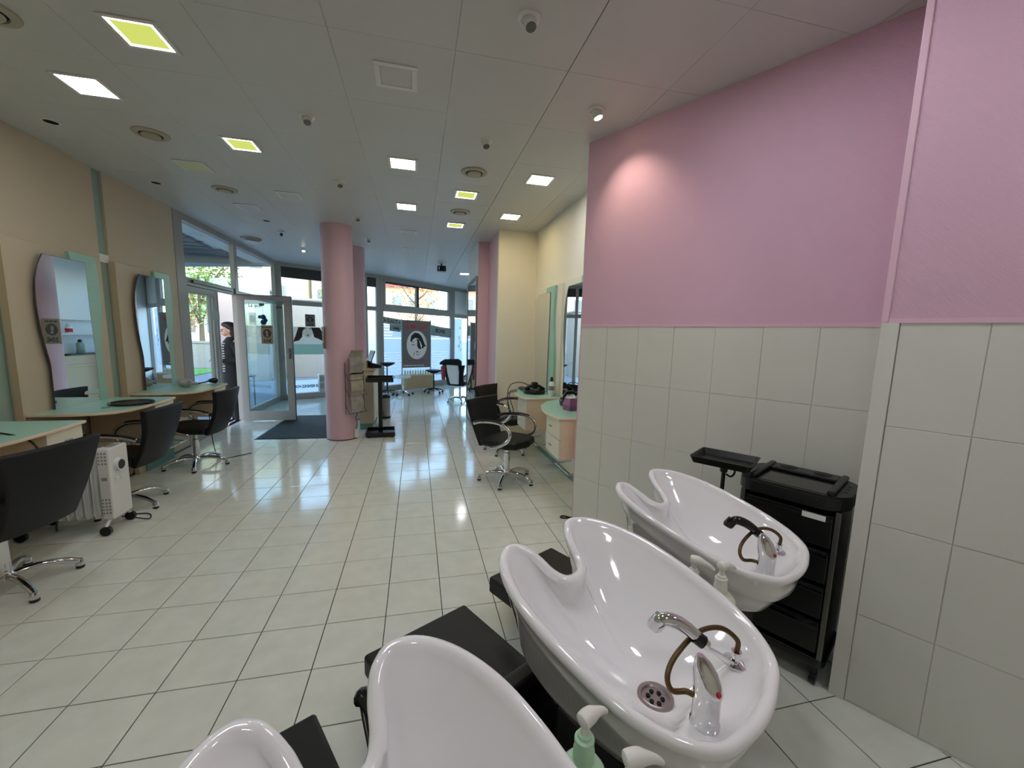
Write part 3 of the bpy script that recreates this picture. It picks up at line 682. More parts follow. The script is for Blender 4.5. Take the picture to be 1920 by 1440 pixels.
# shelves between the units and pump bottles on them
for k, nm in ((0, 'black shelf between the two nearer washing units'), (1, 'black shelf between the two farther washing units')):
    o = O2 + DU * k
    t = thing('bottle_shelf', nm, 'shelf', (o.x, o.y, 0), UR, 'shelves between washing units')
    MB().box(-0.465, -0.325, -0.60, -0.30, 0.630, 0.645).build('board', 'black_plastic', t, bevel=0.003)
    MB().box(-0.42, -0.36, -0.50, -0.40, 0.0, 0.630).build('support', 'black_plastic', t, bevel=0.003)
def pump_bottle(label, k, x, yb, m, rz, h=0.13, r=0.042):
    o = O2 + DU * k; p = o + Vector((0.876, 0.482)) * x + Vector((0.482, -0.876)) * yb
    t = thing('pump_bottle', label, 'bottle', (p.x, p.y, 0.645), rz, 'pump bottles on the washing shelves')
    MB().lathe([(r * 0.94, 0), (r, 0.006), (r, h * 0.72), (r * 0.95, h * 0.84), (r * 0.72, h * 0.95), (0.017, h), (0.0165, h + 0.008)], n=28).build('body', m, t, smooth=True)
    MB().lathe([(0.019, h + 0.002), (0.019, h + 0.022), (0.0175, h + 0.026), (0.0175, h + 0.044), (0.013, h + 0.047), (0.0125, h + 0.052), (0.009, h + 0.054)], n=22).build('collar', 'bottle_mint' if m == 'bottle_mint' else 'pump_white', t, smooth=True)
    MB().lathe([(0.0075, h + 0.05), (0.0075, h + 0.072)], n=14).build('stem', 'pump_white', t, smooth=True)
    hd = MB(); hd.tube(spline([(-0.012, 0, h + 0.080), (0.006, 0, h + 0.082), (0.025, 0, h + 0.078), (0.045, 0, h + 0.070), (0.058, 0, h + 0.060)], 4), [0.008, 0.0135, 0.0145, 0.0145, 0.0145, 0.0142, 0.0135, 0.012, 0.0105, 0.0095, 0.0085, 0.0078, 0.007, 0.0063, 0.0057, 0.005, 0.0045], 14)
    hd.build('nozzle', 'pump_white', t, smooth=True)
pump_bottle('pale green pump bottle between the two nearer washing units', 0, -0.395, 0.435, 'bottle_mint', 0.45)
pump_bottle('cream pump bottle in the foreground beside the middle basin', 0, -0.395, 0.525, 'bottle_cream', 0.0, r=0.040)
pump_bottle('slim pump bottle behind, against the far basin', 1, -0.395, 0.405, 'bottle_cream', -0.6, h=0.105, r=0.028)
pump_bottle('round cream pump bottle beside the far basin', 1, -0.40, 0.490, 'bottle_cream', 0.2, h=0.125, r=0.045)

# trolley and tray stand beside the tiled wall
TC = Vector((3.715, -1.470)) + AX * 0.045
t = thing('salon_trolley', 'black plastic salon trolley with drawers in the tiled corner', 'trolley', (TC.x, TC.y, 0), WA)
def rrect(x0, x1, y0, y1, r0, r1, n=7):
    pts = []
    for cx, cy, a0, r in ((x1 - r1, y1 - r1, 0, r1), (x0 + r0, y1 - r0, 90, r0), (x0 + r0, y0 + r0, 180, r0), (x1 - r1, y0 + r1, 270, r1)):
        for k in range(n): a = math.radians(a0 + 90 * k / (n - 1)); pts.append((cx + r * math.cos(a), cy + r * math.sin(a)))
    return pts
# local x along the wall towards the camera, -y towards the room
outer = rrect(-0.215, 0.215, -0.17, 0.17, 0.075, 0.10)
tp = MB().prism(outer, 0.815, 0.875).build('top_tray', 'black_plastic', t, bevel=0.006)
MB().prism(rrect(-0.215, 0.215, -0.17, 0.17, 0.075, 0.10), 0.875, 0.880).build('rim', 'black_plastic', tp, bevel=0.002)
MB().box(-0.135, 0.135, -0.150, 0.055, 0.880, 0.8815).build('tray_well', 'black_gloss', tp)
for xx in (-0.150, 0.150): MB().box(xx - 0.014, xx + 0.014, -0.165, 0.165, 0.880, 0.902).build('ridge', 'black_plastic', tp, bevel=0.008)
MB().box(-0.136, 0.136, 0.062, 0.160, 0.880, 0.896).build('holder_rail', 'black_plastic', tp, bevel=0.006)
for cx in (-0.07, 0.07):
    MB().lathe([(0.036, 0.8962), (0.036, 0.8972)], (cx, 0.112, 0), 20).build('cup_hole', 'dark_void', tp)
    MB().box(cx - 0.03, cx + 0.03, 0.104, 0.12, 0.8972, 0.899).build('cup_cross', 'black_plastic', tp)
for q in range(3): MB().lathe([(0.008, 0.8802), (0.008, 0.881)], (0.185, -0.05 + 0.05 * q, 0), 12).build('tool_hole', 'dark_void', tp)
MB().prism(rrect(-0.205, 0.205, -0.16, 0.16, 0.04, 0.04), 0.09, 0.13).build('base_shelf', 'black_plastic', t, bevel=0.006)
MB().box(-0.165, 0.165, 0.135, 0.150, 0.13, 0.815).build('rear_panel', 'black_plastic', t)
for xx in (-0.185, 0.185):
    MB().box(xx - 0.008, xx + 0.008, -0.14, 0.14, 0.13, 0.815).build('side_panel', 'black_plastic', t)
    MB().box(xx - 0.010, xx + 0.010, -0.156, -0.140, 0.13, 0.815).build('side_rail', 'dull_steel', t, bevel=0.003)
for q in range(4):
    z0 = 0.645 - 0.165 * q
    dr = MB().box(-0.170, 0.170, -0.150, 0.130, z0, z0 + 0.145).build('drawer', 'black_plastic', t, bevel=0.005)
    MB().box(-0.170, 0.170, -0.160, -0.150, z0 + 0.118, z0 + 0.138).build('drawer_lip', 'black_gloss', dr, bevel=0.004)
    if q == 0: MB().box(0.06, 0.145, -0.1615, -0.160, z0 + 0.118, z0 + 0.142).build('sticker', 'paper_white', dr)
for cx in (-0.17, 0.17):
    for cy in (-0.13, 0.13):
        cs = MB().tube([(cx - 0.012, cy, 0.027), (cx + 0.012, cy, 0.027)], 0.027, 16).build('caster', 'black_plastic', t, smooth=True)
        MB().tube([(cx, cy, 0.05), (cx, cy, 0.09)], 0.012, 8).build('fork', 'black_plastic', cs)
t = thing('tray_stand', 'small black tray on a thin post beside the trolley', 'tray stand', (3.490, -1.310, 0), WA + 0.12)
ty = MB(); a0 = rrect(-0.125, 0.125, -0.105, 0.105, 0.012, 0.012, 4); a1 = rrect(-0.140, 0.140, -0.118, 0.118, 0.016, 0.016, 4); a2 = rrect(-0.134, 0.134, -0.112, 0.112, 0.014, 0.014, 4); a3 = rrect(-0.119, 0.119, -0.099, 0.099, 0.012, 0.012, 4)
ty.loft([[(x, y, 0.906) for x, y in a0], [(x, y, 0.940) for x, y in a1], [(x, y, 0.940) for x, y in a2], [(x, y, 0.910) for x, y in a3]]).build('tray', 'black_plastic', t, smooth=True, ang=30)
MB().tube([(0, 0, 0.86), (0, 0, 0.906)], [0.017, 0.022], 14).build('socket', 'black_plastic', t, smooth=True)
MB().tube(spline([(0.018, 0, 0.885), (0.045, 0, 0.890), (0.050, 0, 0.865), (0.035, 0, 0.842), (0.012, 0, 0.85)], 4), 0.005, 8).build('ring_handle', 'black_plastic', t, smooth=True)
MB().tube([(0, 0, 0.06), (0, 0, 0.86)], 0.010, 12).build('post', 'black_gloss', t, smooth=True)
for q in range(4):
    a = q * PI / 2 + 0.4
    lg = MB().tube([(0, 0, 0.075), (0.05 * math.cos(a), 0.05 * math.sin(a), 0.06), (0.08 * math.cos(a), 0.08 * math.sin(a), 0.05)], [0.013, 0.011, 0.009], 8).build('leg', 'black_plastic', t, smooth=True)
    MB().ball((0.08 * math.cos(a), 0.08 * math.sin(a), 0.024), 0.024, 12, 8).build('caster', 'black_plastic', lg, smooth=True)
# ------------------------------------------------------------------ styling stations
def station(name, label, side, y0, wx):
    """side +1: stands on the left wall and faces +x; -1: on the cream wall and faces -x"""
    t = thing(name, label, 'styling station', (wx, y0, 0), 0, 'styling stations')
    s = side
    def P(u, v): return (s * u, v)
    if s > 0:
        top = [(0.05, 0.0), (0.30, 0.0), (0.45, 0.03), (0.54, 0.09), (0.595, 0.19), (0.605, 0.32), (0.60, 0.55), (0.565, 0.885), (0.05, 0.885)]
        board = (0.0, 0.0, 0.92); mir = (0.19, 0.68); mint = (0.52, 0.80); drw = (0.56, 0.86, 0.565)
    else:
        top = [(0.04, 0.0), (0.47, 0.0), (0.505, 0.22), (0.49, 0.42), (0.43, 0.66), (0.30, 0.88), (0.06, 1.06), (0.04, 1.06)]
        board = (0.0, 0.14, 1.16); mir = (0.46, 1.02); mint = (0.30, 0.62); drw = (0.0, 0.36, 0.475)
    # backing board
    MB().box(min(0, s * 0.045), max(0, s * 0.045), board[1], board[2], 0.62 if s > 0 else 0.85, 2.12).build('backboard', 'beige_panel' if s > 0 else 'cream_paint', t, bevel=0.003)
    if s > 0: MB().box(-0.012 + 0.012, 0.046, -0.012, 0.0, 0.62, 2.12).build('board_edge', 'beige_edge', t)
    ct = MB().prism([P(u, v) for u, v in top], 0.828, 0.848).build('counter', 'maple', t, bevel=0.004)
    cx = sum(u for u, v in top) / len(top); cy = sum(v for u, v in top) / len(top)
    MB().prism([P(cx + (u - cx) * 0.975, cy + (v - cy) * 0.985) for u, v in top], 0.848, 0.8495).build('laminate', 'mint', ct)
    # wavy mint board and mirror in front of it
    def wave(v0, v1, z0, z1, ph, amp, n=22):
        l, r = [], []
        for k in range(n + 1):
            z = z0 + (z1 - z0) * k / n; q = (z - z0) / (z1 - z0)
            o_ = amp * math.sin(2 * PI * (q * 0.95 + ph))
            l.append((v0 + o_, z)); r.append((v1 + o_ * 0.9, z))
        return l + r[::-1]
    pm = [(s * 0.045, v, z) for v, z in wave(mint[0], mint[1], 0.8495, 2.11, 0.02, -0.035)]
    MB().ring_extrude(pm, (s * 0.03, 0, 0)).build('mint_board', 'mint', t, bevel=0.002)
    w = []
    n = 24; l, r = [], []
    for k in range(n + 1):
        q = k / n; z = 0.8495 + (2.045 - 0.8495) * q
        lo = -0.045 * math.sin(PI * min(1, max(0, (q - 0.30) / 0.70))) + 0.05 * max(0, (q - 0.80) / 0.2) ** 2 + 0.008 * math.sin(PI * q * 2)
        if s > 0: l.append((mir[0] + lo + 0.02, z)); r.append((mir[1] + 0.006 * math.sin(2 * PI * q), z))
        else: r.append((mir[1] - lo - 0.02, z)); l.append((mir[0] + 0.006 * math.sin(2 * PI * q), z))
    w = l + r[::-1]
    mr = MB().ring_extrude([(s * 0.076, v, z) for v, z in w], (s * 0.005, 0, 0)).build('mirror_back', 'mirror_edge', t)
    cv = sum(v for v, z in w) / len(w)
    MB().ring_extrude([(s * 0.0812, cv + (v - cv) * 0.985, 0.8505 + (z - 0.8495) * 0.997) for v, z in w], (s * 0.0008, 0, 0)).build('mirror', 'mirror', t)
    # drawer cabinet hanging under the counter
    v0, v1, u1 = drw
    MB().box(min(s * 0.06, s * (u1 - 0.03)), max(s * 0.06, s * (u1 - 0.03)), v0 + 0.01, v1, 0.49, 0.828).build('drawer_cabinet', 'maple', t, bevel=0.002)
    for q in range(2):
        z0 = 0.492 + 0.168 * q
        d_ = MB().box(min(s * (u1 - 0.03), s * (u1 - 0.012)), max(s * (u1 - 0.03), s * (u1 - 0.012)), v0 + 0.012, v1 - 0.002, z0, z0 + 0.163).build('drawer', 'cream_paint', t, bevel=0.002)
        vc = (v0 + v1) / 2; MB().tube([(s * (u1 + 0.008), vc - 0.028, z0 + 0.09), (s * (u1 + 0.008), vc + 0.028, z0 + 0.09)], 0.005, 8).build('handle', 'steel', d_, smooth=True)
    if s > 0: MB().box(0.02, 0.06, 0.02, 0.55, 0.0, 0.82).build('modesty_panel', 'beige_panel', t)
    # foot rest rail
    fr = MB(); a, b = (0.30, 0.62) if s > 0 else (0.42, 0.80)
    fr.tube([(s * 0.02, a, 0.22), (s * 0.20, a, 0.20), (s * 0.20, b, 0.20), (s * 0.02, b, 0.22)], 0.009, 8); fr.build('footrest_rail', 'chrome', t, smooth=True)
    return t
station('styling_station', 'mint topped styling station at the left edge, mostly out of frame', 1, 0.66 - 1.115, -0.875)
station('styling_station', 'mint topped styling station with the large wavy mirror on the left wall', 1, 0.66, -0.875)
station('styling_station', 'mint topped styling station by the entrance, mirror showing the shop window', 1, 1.775, -0.875)
station('styling_station', 'mint topped styling station half hidden behind the white tiled wall', -1, 0.13, 3.59)
station('styling_station', 'mint topped styling station in the cream corner with black styling tools', -1, 1.22, 3.59)
# low green fronts and boxes at the foot of the left wall
for y0, nm in ((0.72, 'green kick board under the middle left station'), (1.90, 'green kick board under the station by the entrance')):
    t = MB().box(-0.8120, -0.800, y0, y0 + 0.50, 0.0, 0.36).build('kick_board', 'mint_dark', bevel=0.003); tag(t, nm, 'panel', 'green kick boards')

# ------------------------------------------------------------------ styling chairs (local +x is forwards)
def styling_chair(label, loc, rz, base_rot):
    t = thing('styling_chair', label, 'chair', loc, rz, 'black styling chairs')
    sp = [(-0.20, -0.225), (0.12, -0.245), (0.22, -0.19), (0.265, 0.0), (0.22, 0.19), (0.12, 0.245), (-0.20, 0.225)]
    MB().prism(sp, 0.395, 0.475).build('seat', 'black_vinyl', t, bevel=0.028, seg=3)
    MB().box(-0.14, 0.12, -0.09, 0.09, 0.365, 0.395).build('seat_plate', 'black_plastic', t, bevel=0.004)
    rings = []
    N = 10
    for k in range(N + 1):
        q = k / N; z = 0.385 + 0.475 * q; x = -0.205 - 0.135 * q - 0.03 * math.sin(PI * q); wd = 0.205 + 0.065 * q - 0.02 * math.sin(PI * q)
        front_, back_ = [], []
        for m_ in range(9):
            f = -1 + 2 * m_ / 8; cx = -0.030 * (1 - f * f)
            front_.append((x + cx + 0.024, f * wd, z)); back_.append((x + cx - 0.018, f * wd, z - 0.004))
        rings.append(front_ + back_[::-1])
    MB().loft(rings).build('backrest', 'black_vinyl', t, smooth=True, ang=50, bevel=0.008)
    for s_ in (-1, 1):
        y = s_ * 0.262
        ap = spline([(-0.275, s_ * 0.235, 0.615), (-0.16, y, 0.655), (0.00, y * 1.02, 0.668), (0.12, y * 1.02, 0.648), (0.185, y, 0.585), (0.165, y, 0.500), (0.06, y * 0.97, 0.430), (-0.05, s_ * 0.235, 0.392)], 5)
        ar = MB().tube(ap, 0.0135, 10, flat=1.25).build('armrest', 'chrome', t, smooth=True)
        MB().tube([(p[0], p[1], p[2] + 0.006) for p in ap[1:15]], 0.0125, 8, flat=1.2).build('arm_pad', 'black_plastic', ar, smooth=True)
        MB().ball(ap[0], 0.02, 10, 6).build('arm_bolt', 'black_plastic', ar, smooth=True)
    MB().lathe([(0.030, 0.075), (0.030, 0.30), (0.024, 0.305), (0.024, 0.37)], n=20).build('gas_column', 'chrome', t, smooth=True)
    MB().lathe([(0.045, 0.065), (0.048, 0.085), (0.034, 0.105), (0.031, 0.12)], n=20).build('hub', 'chrome', t, smooth=True)
    for q in range(5):
        a = base_rot - rz + q * 2 * PI / 5; c, s2 = math.cos(a), math.sin(a)
        lp = spline([(0.02 * c, 0.02 * s2, 0.082), (0.12 * c, 0.12 * s2, 0.094), (0.22 * c, 0.22 * s2, 0.078), (0.295 * c, 0.295 * s2, 0.045)], 4)
        lg = MB().tube(lp, [0.020 - 0.004 * i / len(lp) for i in range(len(lp))], 10).build('leg', 'chrome', t, smooth=True)
        MB().lathe([(0.018, 0.0), (0.021, 0.004), (0.021, 0.020)], (0.292 * c, 0.292 * s2, 0), 14).build('glide', 'black_plastic', lg, smooth=True)
        MB().lathe([(0.022, 0.020), (0.023, 0.036), (0.016, 0.058)], (0.292 * c, 0.292 * s2, 0), 14).build('leg_cap', 'chrome', lg, smooth=True)
    return t
R = math.radians
styling_chair('black styling chair cut by the left edge, seen from behind', (-0.325, -0.25, 0), R(170), R(-33))
styling_chair('black styling chair behind the white heater', (-0.45, 0.95, 0), R(180), R(-20))
styling_chair('black styling chair nearest the entrance, on the left', (-0.41, 2.05, 0), R(178), R(0))
styling_chair('black styling chair in front of the right counter, whole base visible', (2.895, 1.05, 0), R(-45), R(172))
styling_chair('black styling chair in the cream corner, partly behind another', (3.13, 2.14, 0), R(-42), R(160))
# chair at the far end with a white cape and dark clothes over it
ch = styling_chair('styling chair at the far end draped with a white cape', (2.93, 6.30, 0), R(60), R(200))
t = thing('cape', 'white and red cape hung over the far chair', 'cape', (2.93, 6.30, 0.47), R(60))
MB().loft([[(-0.36, -0.12, -0.04), (-0.30, -0.12, -0.04), (-0.30, 0.08, -0.04), (-0.36, 0.08, -0.04)], [(-0.43, -0.15, 0.22), (-0.36, -0.15, 0.22), (-0.36, 0.12, 0.22), (-0.43, 0.12, 0.22)], [(-0.46, -0.14, 0.40), (-0.385, -0.14, 0.40), (-0.385, 0.13, 0.40), (-0.46, 0.13, 0.40)]]).build('white_cloth', 'cape_white', t, bevel=0.03, seg=3)
MB().loft([[(-0.46, 0.17, 0.05), (-0.38, 0.17, 0.05), (-0.38, 0.24, 0.05), (-0.46, 0.24, 0.05)], [(-0.47, 0.15, 0.36), (-0.39, 0.15, 0.36), (-0.39, 0.26, 0.36), (-0.47, 0.26, 0.36)]]).build('red_cloth', 'cape_red', t, bevel=0.03, seg=3)
MB().loft([[(-0.48, -0.22, 0.39), (-0.40, -0.24, 0.39), (-0.40, 0.29, 0.39), (-0.48, 0.30, 0.39)], [(-0.47, -0.20, 0.47), (-0.33, -0.20, 0.48), (-0.33, 0.26, 0.46), (-0.47, 0.27, 0.45)], [(-0.43, -0.14, 0.53), (-0.36, -0.14, 0.53), (-0.36, 0.18, 0.51), (-0.43, 0.18, 0.51)]]).build('black_cloth', 'cloth_black', t, bevel=0.04, seg=3)

# ------------------------------------------------------------------ oil heater (control end towards +x)
t = thing('oil_heater', 'white oil-filled radiator heater on wheels between the left chairs', 'heater', (-0.195, 0.515, 0), R(1))
hw = 0.105
bx = MB().box(-0.075, 0.0, -hw, hw, 0.105, 0.635).build('control_box', 'heater_white', t, bevel=0.012, seg=3)
kb = MB().tube([(0.0, -0.02, 0.500), (0.026, -0.02, 0.500)], [0.048, 0.044], 24).build('dial', 'heater_white', t, smooth=True)
MB().tube([(0.026, -0.02, 0.500), (0.029, -0.02, 0.500)], [0.036, 0.034], 24).build('dial_face', 'black_plastic', kb, smooth=True)
for yy in (-0.045, 0.0): MB().box(0.0, 0.012, yy - 0.018, yy + 0.018, 0.385, 0.415).build('switch', 'heater_white', t, bevel=0.004)
MB().box(-0.06, -0.015, -0.04, 0.05, 0.6352, 0.6362).build('cable_slot', 'heater_grey', t)
for zs in ((0.15, 0.175, 0.20, 0.225, 0.25), (0.52, 0.545, 0.57, 0.595)):
    vm = MB()
    for zz in zs:
        for q in range(3): vm.box(-0.066 + 0.02 * q, -0.054 + 0.02 * q, -hw - 0.0008, -hw + 0.001, zz, zz + 0.014)
    vm.build('slot_field', 'heater_grey', t)['kind'] = 'stuff'
MB().box(-0.055, -0.02, -hw - 0.001, -hw + 0.001, 0.40, 0.425).build('rating_label', 'heater_grey', t)
for k in range(9):
    x = -0.118 - 0.054 * k; f = MB()
    prof = [(-hw, 0.155), (-hw + 0.008, 0.115), (-0.06, 0.105), (0.06, 0.105), (hw - 0.008, 0.115), (hw, 0.155), (hw, 0.565), (hw - 0.02, 0.600), (0.05, 0.618), (-0.05, 0.618), (-hw + 0.02, 0.600), (-hw, 0.565)]
    f.ring_extrude([(x - 0.003, y, z) for y, z in prof], (0.006, 0, 0))
    for yy in (-0.055, 0.055): f.tube([(x, yy, 0.13), (x, yy, 0.59)], 0.016, 10)
    for zz in (0.14, 0.575): f.tube([(x - 0.027, 0, zz), (x + 0.027, 0, zz)], 0.024, 12)
    f.build('fin', 'heater_white', t, smooth=True, ang=35, bevel=0.002)
for x in (-0.04, -0.53):
    ax = MB().tube([(x, -0.135, 0.062), (x, -0.09, 0.10), (x, 0.09, 0.10), (x, 0.135, 0.062)], 0.011, 8).build('wheel_bracket', 'heater_white', t, smooth=True)
    for s_ in (-1, 1): MB().tube([(x - 0.0, s_ * 0.148, 0.034), (x, s_ * 0.122, 0.034)], 0.034, 18).build('wheel', 'black_plastic', ax, smooth=True)
tag(MB().tube(spline([(-0.16, 0.56, 0.05), (-0.10, 0.62, 0.008), (-0.15, 0.72, 0.006), (-0.24, 0.74, 0.006), (-0.33, 0.70, 0.006)], 6), 0.005, 8).build('power_cord', 'black_plastic', smooth=True), 'black cord on the floor behind the heater', 'cord')
tag(MB().tube(spline([(-0.50, 2.45, 0.83), (-0.46, 2.48, 0.6), (-0.42, 2.42, 0.35), (-0.34, 2.30, 0.10), (-0.26, 2.26, 0.006), (-0.12, 2.36, 0.006), (-0.02, 2.46, 0.006)], 8), 0.005, 8).build('power_cord', 'black_plastic', smooth=True), 'black cord hanging from the entrance side counter to the floor', 'cord')
tag(MB().tube(spline([(3.27, 0.02, 0.006), (3.20, 0.09, 0.006), (3.165, 0.10, 0.006), (3.15, 0.075, 0.006), (3.175, 0.06, 0.006), (3.22, 0.06, 0.006), (3.30, 0.08, 0.006)], 6), 0.006, 8).build('power_cord', 'black_plastic', smooth=True), 'black cord loop on the floor at the end of the tiled wall', 'cord')
tag(MB().tube(spline([(-0.62, -0.05, 0.855), (-0.48, -0.02, 0.87), (-0.30, -0.01, 0.80), (-0.255, 0.0, 0.6), (-0.25, 0.02, 0.4), (-0.28, 0.05, 0.2)], 6), 0.006, 8).build('power_cord', 'black_plastic', smooth=True), 'black cord hanging over the leftmost counter', 'cord')

# ------------------------------------------------------------------ things on the counters
t = thing('swivel_tray', 'flat round black tray on the middle left counter', 'tray', (-0.435, 1.13, 0.8495))
MB().lathe([(0.10, 0.0), (0.152, 0.004), (0.155, 0.016), (0.148, 0.018), (0.140, 0.009), (0.02, 0.008)], n=36).build('disc', 'black_plastic', t, smooth=True)
tag(MB().lathe([(0.03, 0), (0.03, 0.004), (0.02, 0.005)], (-0.50, 0.93, 0.8495), 18).build('cable_cap', 'mint_dark', smooth=True), 'small green cable cap on the middle left counter', 'cap')
def dryer(label, loc, rz, m='silver_plastic'):
    t = thing('hair_dryer', label, 'hair dryer', loc, rz)
    MB().tube([(-0.08, 0, 0.05), (-0.065, 0, 0.05), (-0.03, 0, 0.05), (0.03, 0, 0.05), (0.075, 0, 0.05)], [0.030, 0.045, 0.050, 0.044, 0.030], 18).build('body', m, t, smooth=True)
    MB().tube([(-0.083, 0, 0.05), (-0.080, 0, 0.05)], [0.026, 0.029], 16).build('intake', 'heater_grey', t)
    MB().tube([(0.0, -0.03, 0.045), (0.015, -0.10, 0.032), (0.025, -0.165, 0.022)], [0.022, 0.018, 0.016], 12).build('grip', m, t, smooth=True)
    MB().tube([(0.025, -0.165, 0.022), (0.03, -0.20, 0.016)], [0.012, 0.007], 10).build('cord_guard', 'black_plastic', t, smooth=True)
    return t
dryer('silver hair dryer on the counter by the entrance', (-0.60, 2.30, 0.8495), R(150))
t = thing('comb_attachment', 'black diffuser nozzle lying on the counter by the entrance', 'nozzle', (-0.45, 2.63, 0.8495), R(35))
MB().tube([(-0.05, 0, 0.035), (-0.02, 0, 0.035), (0.02, 0, 0.035), (0.045, 0, 0.035)], [0.012, 0.028, 0.035, 0.022], 14).build('shell', 'black_plastic', t, smooth=True)
MB().tube([(-0.05, 0, 0.03), (-0.10, 0.01, 0.015), (-0.17, 0.0, 0.009)], [0.008, 0.007, 0.006], 8).build('tail', 'black_plastic', t, smooth=True)
t = thing('tool_ring', 'black round holder with tangled styling tools on the corner counter', 'tool holder', (3.33, 1.60, 0.8495))
MB().lathe([(0.125, 0.0), (0.135, 0.03), (0.125, 0.05), (0.11, 0.045), (0.112, 0.01)], n=30).build('ring', 'black_plastic', t, smooth=True)
MB().tube(spline([(-0.125, 0, 0.045), (-0.06, 0, 0.085), (0, 0, 0.10), (0.06, 0, 0.085), (0.125, 0, 0.045)], 4), 0.018, 10).build('handle_arch', 'black_plastic', t, smooth=True)
MB().box(-0.035, 0.035, -0.04, 0.04, 0.06, 0.135).build('socket', 'black_plastic', t, bevel=0.012)
MB().box(-0.028, 0.028, -0.10, 0.10, 0.02, 0.06).build('plate', 'steel', t, bevel=0.004)
t = thing('hair_straightener', 'black hair straightener lying beside the tool holder', 'hair straightener', (3.245, 1.86, 0.855), R(100))
MB().tube([(-0.13, 0, 0.01), (0.0, 0, 0.013), (0.10, 0, 0.01)], [0.014, 0.016, 0.010], 10).build('arm', 'black_plastic', t, smooth=True); MB().tube([(-0.13, 0.0, 0.034), (0.0, 0, 0.034), (0.10, 0, 0.018)], [0.012, 0.014, 0.009], 10).build('arm', 'black_plastic', t, smooth=True)
for q, pts in enumerate(([(3.30, 1.62, 0.93), (3.18, 1.70, 0.97), (3.06, 1.72, 0.93), (3.02, 1.66, 0.78), (3.05, 1.60, 0.62), (3.10, 1.62, 0.5)], [(3.16, 1.75, 0.872), (3.06, 1.68, 0.868), (3.035, 1.62, 0.80), (3.06, 1.52, 0.66), (3.04, 1.50, 0.55)], [(3.14, 1.70, 0.86), (3.045, 1.74, 0.83), (3.05, 1.78, 0.70), (3.08, 1.75, 0.56)])):
    tag(MB().tube(spline(pts, 7), 0.005, 8).build('power_cord', 'black_plastic', smooth=True), ('thick black cord arching off the corner counter', 'thin black cord hanging from the straightener', 'short black cord drooping behind the corner chair')[q], 'cord')
def bottle(label, loc, r, h, m, cap, nz=0.03):
    t = thing('bottle', label, 'bottle', loc)
    MB().lathe([(r * 0.95, 0), (r, 0.005), (r, h * 0.82), (r * 0.8, h * 0.93), (r * 0.45, h)], n=20).build('body', m, t, smooth=True)
    MB().lathe([(r * 0.5, h), (r * 0.5, h + nz), (r * 0.2, h + nz * 1.5)], n=14).build('cap', cap, t, smooth=True)
    return t
b = bottle('white bottle with black tip on the corner counter', (3.46, 1.36, 0.8495), 0.034, 0.17, 'paper_white', 'black_plastic', 0.035)
MB().tube([(0, 0, 0.07), (0, 0, 0.12)], 0.0345, 20, cap=False).build('printed_label', 'heater_grey', b, smooth=True)
t = thing('cone_bottle', 'slim white cone shaped bottle before the corner mirror', 'bottle', (3.49, 1.465, 0.8495)); MB().lathe([(0.030, 0), (0.028, 0.03), (0.016, 0.12), (0.005, 0.185)], n=18).build('cone', 'paper_white', t, smooth=True)
t = thing('purple_box', 'purple glittery box on the counter behind the tiled wall', 'box', (3.36, 0.50, 0.8495), R(20))
MB().loft([[(-0.05, -0.05, 0), (0.05, -0.05, 0), (0.05, 0.05, 0), (-0.05, 0.05, 0)], [(-0.055, -0.055, 0.05), (0.055, -0.055, 0.05), (0.055, 0.055, 0.05), (-0.055, 0.055, 0.05)], [(-0.04, -0.04, 0.11), (0.04, -0.04, 0.11), (0.04, 0.04, 0.11), (-0.04, 0.04, 0.11)]]).build('body', 'purple_item', t, bevel=0.006)
MB().box(-0.042, 0.042, -0.042, 0.042, 0.11, 0.118).build('lid', 'pink_trim', t, bevel=0.003)
t = thing('tool_holder', 'black tool holder behind the purple box', 'tool holder', (3.45, 0.74, 0.8495))
MB().lathe([(0.10, 0.0), (0.11, 0.05), (0.10, 0.07), (0.09, 0.02)], n=24).build('bowl', 'black_plastic', t, smooth=True); MB().tube(spline([(-0.08, 0, 0.06), (-0.03, 0.02, 0.13), (0.05, 0.0, 0.12), (0.09, 0, 0.06)], 5), 0.016, 10).build('tool', 'black_plastic', t, smooth=True)

# ------------------------------------------------------------------ reception
t = thing('doormat', 'large black doormat inside the entrance', 'mat', (0, 0, 0))
MB().prism([(-0.21, 3.18), (0.70, 3.14), (0.80, 3.20), (0.85, 4.85), (-0.21, 4.85)], 0.0, 0.007).build('pile', 'black_matte', t, bevel=0.002)
MB().prism([(-0.235, 3.155), (0.72, 3.115), (0.83, 3.19), (0.88, 4.875), (-0.235, 4.875)], 0.0, 0.003).build('rubber_edge', 'black_plastic', t)
t = thing('reception_desk', 'beige reception desk standing against the pink columns', 'desk', (0, 0, 0))
MB().box(1.10, 1.31, 3.58, 4.45, 0.10, 0.93).build('body', 'beige_panel', t, bevel=0.004)
MB().box(1.10, 1.285, 3.62, 4.45, 0.0, 0.10).build('plinth', 'mint_dark', t)
MB().box(1.08, 1.345, 3.56, 4.48, 0.93, 0.965).build('top', 'beige_panel', t, bevel=0.004)
MB().box(1.09, 1.22, 3.57, 4.40, 0.965, 1.08).build('raised_ledge', 'beige_panel', t, bevel=0.004)
MB().box(1.311, 1.318, 3.60, 4.44, 0.14, 0.91).build('side_panel', 'cream_paint', t)
t = thing('till_terminal', 'black till terminal with raised screen on the reception desk', 'till', (1.29, 3.78, 0.965), R(20))
MB().loft([[(-0.06, -0.14, 0), (0.10, -0.14, 0), (0.10, 0.14, 0), (-0.06, 0.14, 0)], [(-0.06, -0.14, 0.085), (0.10, -0.14, 0.045), (0.10, 0.14, 0.045), (-0.06, 0.14, 0.085)]]).build('base', 'black_plastic', t, bevel=0.006)
